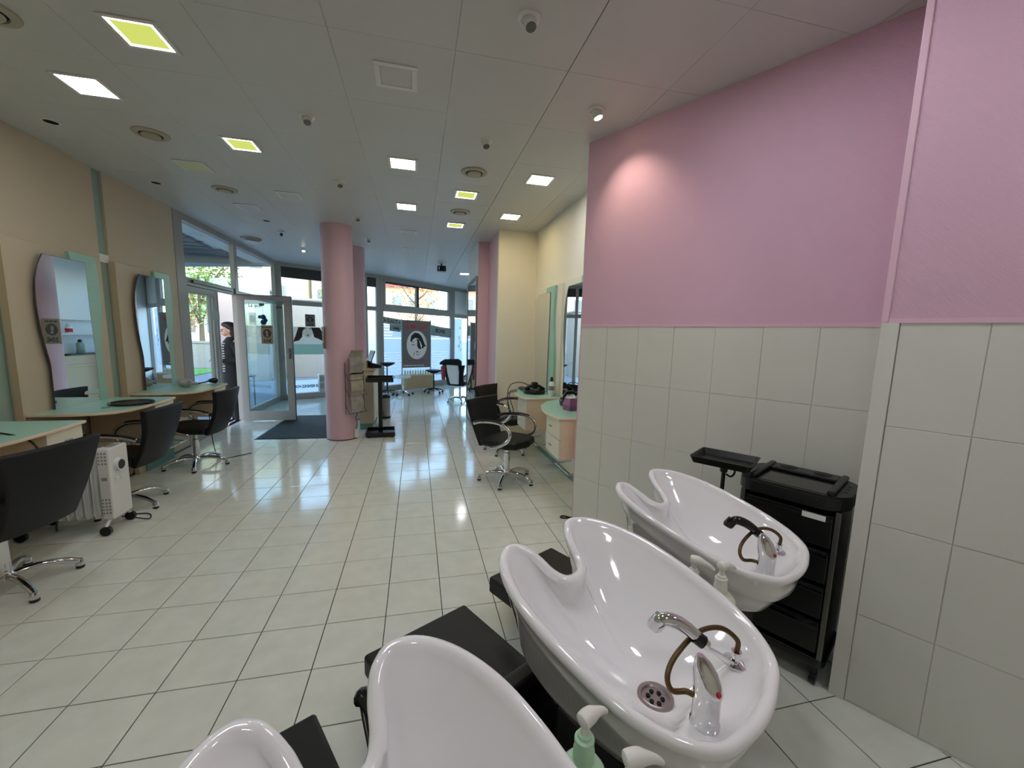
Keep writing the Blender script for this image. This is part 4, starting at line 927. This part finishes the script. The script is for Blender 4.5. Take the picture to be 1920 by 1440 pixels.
MB().loft([[(-0.055, -0.12, 0.087), (0.09, -0.12, 0.049), (0.09, 0.12, 0.049), (-0.055, 0.12, 0.087)], [(-0.055, -0.12, 0.090), (0.09, -0.12, 0.052), (0.09, 0.12, 0.052), (-0.055, 0.12, 0.090)]]).build('keypad', 'silver_plastic', t)
MB().loft([[(-0.07, -0.13, 0.08), (-0.055, -0.13, 0.08), (-0.055, 0.13, 0.08), (-0.07, 0.13, 0.08)], [(0.0, -0.13, 0.27), (0.015, -0.13, 0.265), (0.015, 0.13, 0.265), (0.0, 0.13, 0.27)]]).build('screen', 'black_plastic', t, bevel=0.003)
# magazines in a wire rack on the column
t = thing('magazine_rack', 'wire magazine rack on the side of the pink column', 'rack', (1.10, 3.01, 0.40), R(-42))
wr = MB()
for z in (0.0, 0.24, 0.46):
    wr.tube([(0.0, -0.14, z + 0.12), (0.10, -0.15, z), (0.10, 0.15, z), (0.0, 0.14, z + 0.12)], 0.005, 6)
wr.tube([(0.0, -0.13, -0.02), (0.0, -0.13, 0.70)], 0.006, 6); wr.tube([(0.0, 0.13, -0.02), (0.0, 0.13, 0.70)], 0.006, 6)
wr.build('wires', 'dull_steel', t, smooth=True)
for q, (z, lean, m_, y, lb) in enumerate(((0.02, 0.05, 'magazine_a', -0.03, 'lowest magazine in the rack, slipped forward'), (0.05, 0.01, 'magazine_b', 0.02, 'dark magazine low in the rack'), (0.27, 0.03, 'magazine_c', -0.01, 'pale magazine in the middle of the rack'), (0.31, 0.0, 'magazine_b', 0.03, 'dark magazine in the middle of the rack'), (0.56, 0.03, 'magazine_a', -0.02, 'grey magazine on top of the rack'), (0.60, 0.0, 'magazine_c', 0.03, 'curled pale magazine at the top of the rack'))):
    mg = MB(); rr = []
    for k in range(6):
        zz = z + 0.27 * k / 5; xx = 0.055 + lean + 0.025 * math.sin(k / 5 * PI) - 0.03 * k / 5 + (0.04 if k == 5 else 0)
        rr.append([(xx, y - 0.105, zz), (xx + 0.006, y - 0.105, zz), (xx + 0.006, y + 0.105, zz), (xx, y + 0.105, zz)])
    r = thing('magazine', lb, 'magazine', (1.10, 3.01, 0.40), R(-42), 'magazines in the rack'); mg.loft(rr).build('pages', m_, r)
t = thing('plug_socket', 'white socket at the foot of the pink column with a cable', 'socket', (1.12, 3.06, 0.0))
MB().box(-0.02, 0.03, -0.03, 0.03, 0.02, 0.14).build('box', 'fixture_white', t, bevel=0.004); MB().tube(spline([(0.0, 0, 0.14), (0.02, -0.01, 0.22), (0.0, -0.02, 0.30), (0.03, 0, 0.38)], 5), 0.005, 6).build('cable', 'dark_frame', t)
# black display stand
t = thing('display_stand', 'black square display stand with tray top in front of the desk', 'stand', (1.44, 3.26, 0), R(3))
def tray(mb, z0, z1, w, th=0.012):
    mb.box(-w, w, -w, w, z0, z0 + 0.02)
    for a, b, c, d_ in ((-w, w, -w, -w + th), (-w, w, w - th, w), (-w, -w + th, -w + th, w - th), (w - th, w, -w + th, w - th)): mb.box(a, b, c, d_, z0 + 0.02, z1)
    return mb
tray(MB(), 0.018, 0.075, 0.205).build('base_tray', 'black_plastic', t, bevel=0.004); tray(MB(), 0.81, 0.875, 0.19).build('top_tray', 'black_plastic', t, bevel=0.004)
MB().box(-0.03, 0.03, -0.03, 0.03, 0.038, 0.81).build('post', 'black_plastic', t, bevel=0.003)
for cx in (-0.17, 0.17):
    for cy in (-0.17, 0.17): MB().lathe([(0.015, 0), (0.018, 0.018)], (cx, cy, 0), 12).build('foot', 'black_plastic', t)
t = thing('pedal_bin', 'steel pedal bin with black lid beyond the reception desk', 'bin', (1.42, 4.52, 0))
MB().lathe([(0.085, 0.0), (0.088, 0.035)], n=28).build('base', 'black_plastic', t, smooth=True); MB().lathe([(0.084, 0.035), (0.084, 0.37)], n=28).build('drum', 'steel', t, smooth=True)
MB().lathe([(0.088, 0.37), (0.088, 0.40), (0.06, 0.425), (0.01, 0.432)], n=28).build('lid', 'black_plastic', t, smooth=True); MB().box(-0.03, 0.03, -0.14, -0.08, 0.012, 0.028).build('pedal', 'black_plastic', t, bevel=0.004)

# ------------------------------------------------------------------ far end
def stool(label, loc, h, seat_m, frame_m, r=0.17, cone=False, rot=0.3):
    t = thing('rolling_stool', label, 'stool', loc, rot, 'rolling stools')
    if cone: MB().lathe([(0.03, h - 0.10), (0.07, h - 0.085), (r * 0.95, h - 0.03), (r, h - 0.012), (r * 0.98, h), (r * 0.5, h - 0.006)], n=28).build('seat', seat_m, t, smooth=True)
    else: MB().lathe([(r * 0.9, h - 0.06), (r, h - 0.045), (r, h - 0.02), (r * 0.93, h), (0.02, h + 0.004)], n=28).build('seat', seat_m, t, smooth=True)
    MB().lathe([(0.022, 0.11), (0.022, h * 0.55), (0.014, h * 0.56), (0.014, h - 0.055)], n=14).build('gas_column', frame_m, t, smooth=True)
    for q in range(5):
        a = q * 2 * PI / 5; c, s_ = math.cos(a), math.sin(a)
        lg = MB().tube([(0, 0, 0.115), (0.13 * c, 0.13 * s_, 0.10), (0.24 * c, 0.24 * s_, 0.07)], [0.018, 0.015, 0.011], 8).build('leg', frame_m, t, smooth=True)
        MB().tube([(0.24 * c - 0.014 * s_, 0.24 * s_ + 0.014 * c, 0.028), (0.24 * c + 0.014 * s_, 0.24 * s_ - 0.014 * c, 0.028)], 0.028, 14).build('caster', 'black_plastic', lg, smooth=True)
        MB().tube([(0.24 * c, 0.24 * s_, 0.045), (0.24 * c, 0.24 * s_, 0.072)], 0.008, 8).build('fork', 'black_plastic', lg)
stool('tall black saddle stool left of the poster', (1.26, 7.40, 0), 0.80, 'black_vinyl', 'black_plastic', 0.19, True)
stool('low white round stool on chrome legs before the poster', (1.64, 7.35, 0), 0.48, 'cape_white', 'chrome', 0.19)
stool('black stool right of the poster with thin seat', (2.40, 7.70, 0), 0.60, 'black_vinyl', 'black_plastic', 0.20, True)
t = thing('low_cabinet', 'low beige slatted cabinet under the poster', 'cabinet', (1.99, 8.11, 0), math.atan2(0.36, 0.73))
MB().box(-0.42, 0.42, -0.10, 0.10, 0.07, 0.42).build('body', 'beige_edge', t, bevel=0.004); MB().box(-0.44, 0.44, -0.12, 0.12, 0.42, 0.45).build('top', 'maple', t, bevel=0.004)
for k in range(24): MB().box(-0.40 + 0.034 * k, -0.378 + 0.034 * k, -0.108, -0.10, 0.12, 0.38).build('slat', 'beige_edge', t)
for cx in (-0.38, 0.38): MB().box(cx - 0.02, cx + 0.02, -0.09, 0.09, 0, 0.07).build('foot', 'dark_frame', t)
for k in range(10):
    x_, y_ = 1.99 + (-0.36 + 0.075 * k) * 0.897, 8.11 + (-0.36 + 0.075 * k) * 0.442
    bottle('pale bottle in the row on the low cabinet under the poster', (x_, y_, 0.45), 0.026, 0.10, ('bottle_mint', 'paper_white')[k % 2], 'paper_white', 0.012)['group'] = 'row of bottles under the poster'
# salon poster on a hanging frame
PR = math.atan2(0.36, 0.73)
t = thing('salon_poster', 'grey salon poster with a white oval and a winking woman\'s face', 'poster', (1.965, 8.17, 0.0), PR)
PW = 0.405
MB().box(-PW, PW, -0.006, 0.006, 0.62, 1.86).build('sheet', 'poster_grey', t)
for s_ in (-1, 1): MB().box(s_ * (PW + 0.008) - 0.012, s_ * (PW + 0.008) + 0.012, -0.012, 0.012, 0.45, 1.88).build('upright', 'alu', t, bevel=0.002)
om = MB(); disc(om, 0.01, 1.22, 0.29, 0.375, -0.0066, 40); ov = om.build('white_oval', 'poster_face', t)
# hair: crescent over the brow and locks falling to the right
hr = MB()
flat(hr, [(-0.18, 1.32), (-0.15, 1.46), (-0.05, 1.545), (0.06, 1.53), (0.15, 1.45), (0.20, 1.34), (0.24, 1.24), (0.28, 1.18), (0.20, 1.18), (0.15, 1.22), (0.11, 1.31), (0.05, 1.39), (-0.03, 1.41), (-0.10, 1.37), (-0.14, 1.30)], -0.0074)
flat(hr, [(0.0, 1.39), (0.07, 1.36), (0.10, 1.24), (0.14, 1.11), (0.06, 1.12), (0.015, 1.20), (0.02, 1.30)], -0.0074)
flat(hr, [(0.14, 1.15), (0.17, 1.22), (0.15, 1.28), (0.20, 1.22), (0.21, 1.13)], -0.0074)
hr.build('printed_hair', 'ink_black', t)
ft_ = MB(); flat(ft_, [(-0.15, 1.245), (-0.10, 1.225), (-0.04, 1.24), (-0.04, 1.228), (-0.10, 1.205), (-0.15, 1.235)], -0.0074); flat(ft_, [(-0.14, 1.30), (-0.06, 1.31), (-0.06, 1.30), (-0.14, 1.288)], -0.0074)
flat(ft_, [(-0.10, 0.93), (-0.085, 1.0), (-0.06, 1.03), (-0.07, 0.99), (-0.095, 0.92)], -0.0074); flat(ft_, [(-0.02, 0.985), (0.04, 0.965), (0.09, 0.995), (0.09, 0.988), (0.04, 0.952), (-0.02, 0.975)], -0.0074)
ft_.build('printed_features', 'ink_black', t)
lp_ = MB(); flat(lp_, [(-0.03, 1.035), (0.0, 1.06), (0.02, 1.052), (0.04, 1.06), (0.06, 1.035), (0.02, 1.02)], -0.0074); lp_.build('printed_lips', 'ink_red', t)
text('CLEM\' COIF', 0.13, 'ink_red', t, (-0.33, -0.0075, 1.655), (PI / 2, 0, 0), width=0.62, bold=0.004)
ln = MB()
for k in range(9): flat(ln, [(-0.24 + 0.058 * k, 0.80), (-0.20 + 0.058 * k, 0.80), (-0.20 + 0.058 * k, 0.822), (-0.24 + 0.058 * k, 0.822)], -0.007)
ln.build('red_tagline', 'ink_red', t)
ln = MB()
for k in range(8): flat(ln, [(-0.37 + 0.075 * k, 0.665), (-0.315 + 0.075 * k, 0.665), (-0.30 + 0.075 * k, 0.69), (-0.355 + 0.075 * k, 0.69)], -0.007)
ln.build('white_tagline', 'poster_face', t)
# shelves on the far right wall, met in the mirrors
t = thing('wall_shelf', 'white wall shelf at the far right, seen in the big mirror', 'shelf', (3.80, 8.0, 0))
for z in (1.30, 1.62): MB().box(-0.22, 0.0, -0.8, 0.8, z, z + 0.025).build('board', 'white_paint', t, bevel=0.002)
MB().box(-0.30, 0.0, -0.9, 0.9, 0.0, 0.86).build('counter_unit', 'cream_paint', t, bevel=0.004); MB().box(-0.32, 0.0, -0.92, 0.92, 0.86, 0.89).build('counter_top', 'black_plastic', t, bevel=0.003)
b = bottle('white bottle with red label on the far wall shelf', (3.68, 7.72, 1.325), 0.06, 0.18, 'paper_white', 'paper_white', 0.03); MB().tube([(0, 0, 0.03), (0, 0, 0.11)], 0.0605, 20, cap=False).build('printed_label', 'ink_red', b)
bottle('green grey bottle on the far black counter', (3.66, 7.95, 0.89), 0.07, 0.25, 'recess_green', 'black_plastic', 0.04)
# ------------------------------------------------------------------ person outside the entrance (local +x forwards)
t = thing('person', 'person in black coat and striped top standing in the doorway looking down', 'person', (-1.10, 4.88, -0.12), R(212))
bd_ = MB()
bd_.loft([[(cx + rx * math.cos(2 * PI * k / 20), ry * math.sin(2 * PI * k / 20), z) for k in range(20)] for cx, rx, ry, z in ((0, .10, .14, .86), (0, .115, .16, .95), (0, .10, .135, 1.10), (0, .11, .15, 1.28), (-.005, .095, .165, 1.40), (0, .06, .09, 1.455))])
bd_.tube([(-.01, 0, 1.42), (0.012, 0, 1.50), (0.025, 0, 1.56)], [.058, .050, .055], 16)
bd_.ball((0.035, 0, 1.625), (.095, .075, .110), 20, 14); bd_.ball((0.085, 0, 1.555), (.045, .045, .045), 14, 10)
bd_.tube([(0.122, 0, 1.628), (0.148, 0, 1.592), (0.128, 0, 1.578)], [.008, .015, .010], 10)
for s_ in (-1, 1):
    bd_.ball((0.03, s_ * .076, 1.605), (.022, .010, .032), 10, 8)
    bd_.tube([(0, s_ * .085, .92), (.015, s_ * .09, .72), (.02, s_ * .095, .52), (-.005, s_ * .098, .36), (-.02, s_ * .10, .08)], [.088, .078, .055, .056, .036], 14)
    bd_.tube([(-.05, s_ * .10, .035), (.03, s_ * .105, .045), (.13, s_ * .112, .028)], [.034, .036, .026], 12)
    bd_.tube([(-.01, s_ * .14, 1.41), (-.01, s_ * .175, 1.40), (-.035, s_ * .205, 1.27), (-.05, s_ * .22, 1.15), (.06, s_ * .18, 1.12), (.17, s_ * .13, 1.10), (.20, s_ * .115, 1.105)], [.05, .055, .046, .042, .038, .026, .024], 14)
    bd_.ball((.235, s_ * .095, 1.11), (.045, .040, .018), 14, 8)
    for q in range(4):
        y_ = s_ * .088 + (q - 1.5) * .019; ln_ = (.030, .038, .036, .026)[q]
        bd_.tube([(.262, y_, 1.112), (.262 + ln_, y_, 1.110), (.262 + ln_ * 1.55, y_, 1.094), (.262 + ln_ * 1.6, y_, 1.074)], [.0085, .0082, .0078, .007], 8)
    bd_.tube([(.215, s_ * .065, 1.115), (.238, s_ * .048, 1.124), (.262, s_ * .044, 1.120)], [.011, .0095, .008], 8)
bo = bd_.build('body', 'skin', t)
rm = bo.modifiers.new('remesh', 'REMESH'); rm.mode = 'VOXEL'; rm.voxel_size = 0.0065; rm.use_smooth_shade = True
for s_ in (-1, 1): MB().ball((0.128, s_ * .032, 1.622), (.008, .014, .009), 10, 6).build('eye', 'hair_dark', t, smooth=True)
MB().tube([(0.128, -.024, 1.552), (0.133, 0, 1.550), (0.128, .024, 1.552)], .005, 6).build('mouth', 'cape_red', t)
def ell(cx, rx, ry, z, n=20, y=0): return [(cx + rx * math.cos(2 * PI * k / n), y + ry * math.sin(2 * PI * k / n), z) for k in range(n)]
MB().loft([ell(-.055, .060, .090, 1.47), ell(-.045, .080, .100, 1.54), ell(-.030, .100, .112, 1.62), ell(.015, .115, .110, 1.685), ell(.03, .104, .096, 1.718), ell(.03, .065, .06, 1.745), ell(.03, .02, .02, 1.755)]).build('hair', 'hair_dark', t, smooth=True)
MB().loft([ell(0, .165, .205, .62), ell(0, .16, .20, .85), ell(0, .145, .185, 1.10), ell(0, .15, .205, 1.32), ell(-.005, .125, .215, 1.42), ell(-.01, .09, .13, 1.475), ell(-.01, .07, .085, 1.50)]).build('coat', 'cloth_black', t, smooth=True)
st = MB()
for k in range(12): st.box(.09, .166, -.05, .095, .92 + .042 * k, .938 + .042 * k)
st.build('striped_top', 'cloth_white', t, bevel=0.002)
for s_ in (-1, 1):
    MB().tube(spline([(-.01, s_ * .175, 1.41), (-.06, s_ * .235, 1.15), (.06, s_ * .19, 1.10), (.16, s_ * .14, 1.10)], 4), [.075, .074, .072, .07, .068, .066, .065, .062, .06, .056, .05, .046, .042], 12).build('sleeve', 'cloth_black', t, smooth=True)
    MB().tube([(0, s_ * .09, .90), (.02, s_ * .095, .52), (-.015, s_ * .10, .09)], [.095, .075, .06], 12).build('trouser_leg', 'cloth_black', t, smooth=True)
    sh_ = MB(); sh_.loft([[(-.075 , s_ * .10 - .04, .0), (.15, s_ * .11 - .045, .0), (.15, s_ * .11 + .045, .0), (-.075, s_ * .10 + .04, .0)], [(-.07, s_ * .10 - .04, .05), (.14, s_ * .11 - .04, .03), (.14, s_ * .11 + .04, .03), (-.07, s_ * .10 + .04, .05)], [(-.06, s_ * .10 - .035, .10), (.02, s_ * .10 - .035, .09), (.02, s_ * .10 + .035, .09), (-.06, s_ * .10 + .035, .10)]]); sh_.build('shoe', 'black_plastic', t, bevel=0.012)

# ------------------------------------------------------------------ outdoors
struct(MB().box(-70, 60, -12, 90, -0.30, -0.125).build('ground', 'paving'))
g = MB().prism([(-16, 12.0), (-5.6, 10.9), (-5.4, 15.6), (-8, 15.9), (-16, 15.9)], -0.125, -0.09).build('lawn', 'grass'); tag(g, 'green lawn beyond the entrance', 'lawn'); g['kind'] = 'stuff'
# covered walk outside the entrance
cn = struct(MB().prism([(-1.10, -2.0), (-1.10, 8.3), (-3.6, 9.0), (-6.8, 7.6), (-6.8, -2.0)], 3.32, 3.40).build('canopy_soffit', 'soffit'))
for k in range(9): MB().box(-6.7, -1.12, 0.1 + 1.0 * k, 0.14 + 1.0 * k, 3.312, 3.32).build('soffit_joint', 'beam_dark', cn)
MB().ring_extrude([(-1.4, 8.2, 3.05), (-3.4, 8.85, 3.02), (-6.8, 8.4, 2.98), (-6.8, 8.4, 3.38), (-3.4, 8.85, 3.42), (-1.4, 8.2, 3.45)], (0, 0.12, 0)).build('canopy_fascia', 'fascia_blue', cn)
MB().box(-6.8, -1.3, 7.95, 8.1, 3.22, 3.32).build('canopy_beam', 'beam_dark', cn)
for k in range(4): MB().ring_extrude([(-2.38 - 0.03 * k, 6.2 + 0.42 * k, 3.31), (-3.9, 6.2 + 0.42 * k, 3.31), (-3.9, 6.5 + 0.42 * k, 3.31), (-2.40 - 0.03 * k, 6.5 + 0.42 * k, 3.31)], (0, 0, -0.05)).build('canopy_louvre', 'beam_dark', cn)
# concrete piers and walls in the square outside
def conc(label, x0, x1, y0, y1, z1, rz=0.0):
    t = MB().cbox((0, 0, (z1 - 0.125) / 2), (x1 - x0, y1 - y0, z1 + 0.125), rz).build('concrete_block', 'concrete', loc=((x0 + x1) / 2, (y0 + y1) / 2, 0), bevel=0.02)
    MB().cbox((0, 0, z1 + 0.04), (x1 - x0 + 0.1, y1 - y0 + 0.1, 0.08), rz).build('coping', 'concrete', t, bevel=0.01)
    return tag(t, label, 'wall', 'concrete blocks in the square')
conc('tall concrete pier seen beside the person in the doorway', -4.25, -2.75, 11.5, 12.9, 2.75, 0.1)
conc('wide concrete block behind the open glass door', -2.8, -1.3, 12.6, 14.0, 2.55, 0.1)
conc('low concrete wall beyond the lawn', -12.0, -5.4, 16.2, 16.8, 0.9, 0.0)
t = MB().box(-0.35, 0.75, 13.0, 14.0, -0.125, 6.0).build('white_pier', 'facade_white', bevel=0.02); tag(t, 'white pier outside the far window', 'pier')
def building(label, x0, x1, y, h, m, cols, rows, roof=None, z_first=1.0):
    t = thing('building', label, 'building', ((x0 + x1) / 2, y, -0.125), 0, 'houses across the square')
    w = x1 - x0
    MB().box(-w / 2, w / 2, 0, 8, 0, h).build('wall', m, t)
    for i in range(cols):
        for j in range(rows):
            cx = -w / 2 + (i + 0.5) * w / cols; cz = z_first + j * (h - z_first) / rows
            f = MB().box(cx - 0.62, cx + 0.62, -0.06, 0.02, cz + 0.1, cz + 1.9).build('window', 'facade_white', t); MB().box(cx - 0.5, cx + 0.5, -0.075, -0.06, cz + 0.22, cz + 1.78).build('pane', 'win_dark', f)
    if roof: MB().ring_extrude([(-w / 2 - 0.4, -0.6, h), (w / 2 + 0.4, -0.6, h), (w / 2 - 1.0, 4, h + 2.6), (-w / 2 + 1.0, 4, h + 2.6)], (0, 0.3, 0)).build('roof', roof, t)
    else: MB().box(-w / 2 - 0.2, w / 2 + 0.2, -0.3, 0.1, h, h + 0.4).build('cornice', m, t)
    return t
building('cream apartment house left across the square', -19.0, -9.5, 40, 13, 'facade_cream', 5, 4)
building('pale house behind the trees across the square', -9.0, -3.2, 46, 11, 'facade_white', 3, 3)
building('pinkish house with red roof seen in the far window', -2.6, 4.3, 42, 6.4, 'facade_pink', 4, 2, 'roof_red')
building('cream house seen in the far window behind the red roof', -3.0, 1.2, 52, 12, 'facade_cream', 3, 4)
def tree(label, x, y, h, r, m, n, seed, bare=False):
    rg = random.Random(seed); t = thing('tree', label, 'tree', (x, y, -0.125), 0, 'trees in the square')
    tr = MB(); tr.tube([(0, 0, 0), (0.05, 0, h * 0.35), (0, 0.05, h * 0.75)], [0.13, 0.10, 0.04], 8)
    for k in range(9):
        a = rg.uniform(0, 2 * PI); z0 = h * rg.uniform(0.35, 0.7); q = r * rg.uniform(0.5, 0.95)
        tr.tube([(0.03, 0, z0), (q * 0.5 * math.cos(a), q * 0.5 * math.sin(a), z0 + 0.3 * r), (q * math.cos(a), q * math.sin(a), z0 + 0.8 * r)], [0.05, 0.03, 0.012], 6)
    tr.build('trunk', 'bark', t, smooth=True)
    lf = MB()
    for k in range(n):
        d_ = Vector((rg.gauss(0, 1), rg.gauss(0, 1), rg.gauss(0, 1))).normalized() * (rg.random() ** 0.4)
        c = Vector((d_.x * r, d_.y * r, h * 0.68 + d_.z * h * 0.34)); u = Vector((rg.gauss(0, 1), rg.gauss(0, 1), rg.gauss(0, 1))).normalized(); v = u.cross(Vector((0.3, 0.5, 0.8))).normalized()
        s_ = rg.uniform(0.05, 0.11)
        lf.add([c - u * s_, c + v * s_ * 0.6, c + u * s_, c - v * s_ * 0.6], [(0, 1, 2, 3)])
    f = lf.build('foliage', m, t); f['kind'] = 'stuff'
tree('green tree behind the closed entrance leaf', -7.6, 18.5, 5.2, 1.9, 'leaf', 2600, 1)
tree('tree with orange autumn leaves behind the entrance', -10.5, 23.0, 4.0, 1.4, 'leaf_autumn', 1400, 2)
tree('yellow green tree left of the pink column', -1.6, 19.5, 4.6, 1.2, 'leaf', 1500, 3)
tree('sparse autumn tree seen in the far window', 1.9, 26.0, 6.0, 1.6, 'leaf_autumn', 500, 4)
t = thing('side_table', 'small black round side table outside the glass', 'table', (-1.45, 6.3, -0.12))
MB().lathe([(0.20, 0.68), (0.20, 0.70)], n=24).build('top', 'black_plastic', t); MB().lathe([(0.17, 0), (0.17, 0.02)], n=24).build('foot_ring', 'black_plastic', t)
for q in range(3): MB().tube([(0.16 * math.cos(q * 2.1), 0.16 * math.sin(q * 2.1), 0.01), (0.16 * math.cos(q * 2.1), 0.16 * math.sin(q * 2.1), 0.69)], 0.012, 8).build('leg', 'black_plastic', t)
t = thing('letter_box', 'small pale grey box on the shop window beside the pink column', 'box', (-0.165, 7.02, 0.12), f2.rotation_euler.z)
MB().box(-0.06, 0.06, -0.06, 0.04, 0.0, 0.42).build('case', 'silver_plastic', t, bevel=0.008)
for z_ in (0.10, 0.26): MB().box(-0.05, 0.05, -0.063, -0.06, z_, z_ + 0.12).build('slot_cover', 'heater_grey', t, bevel=0.003)
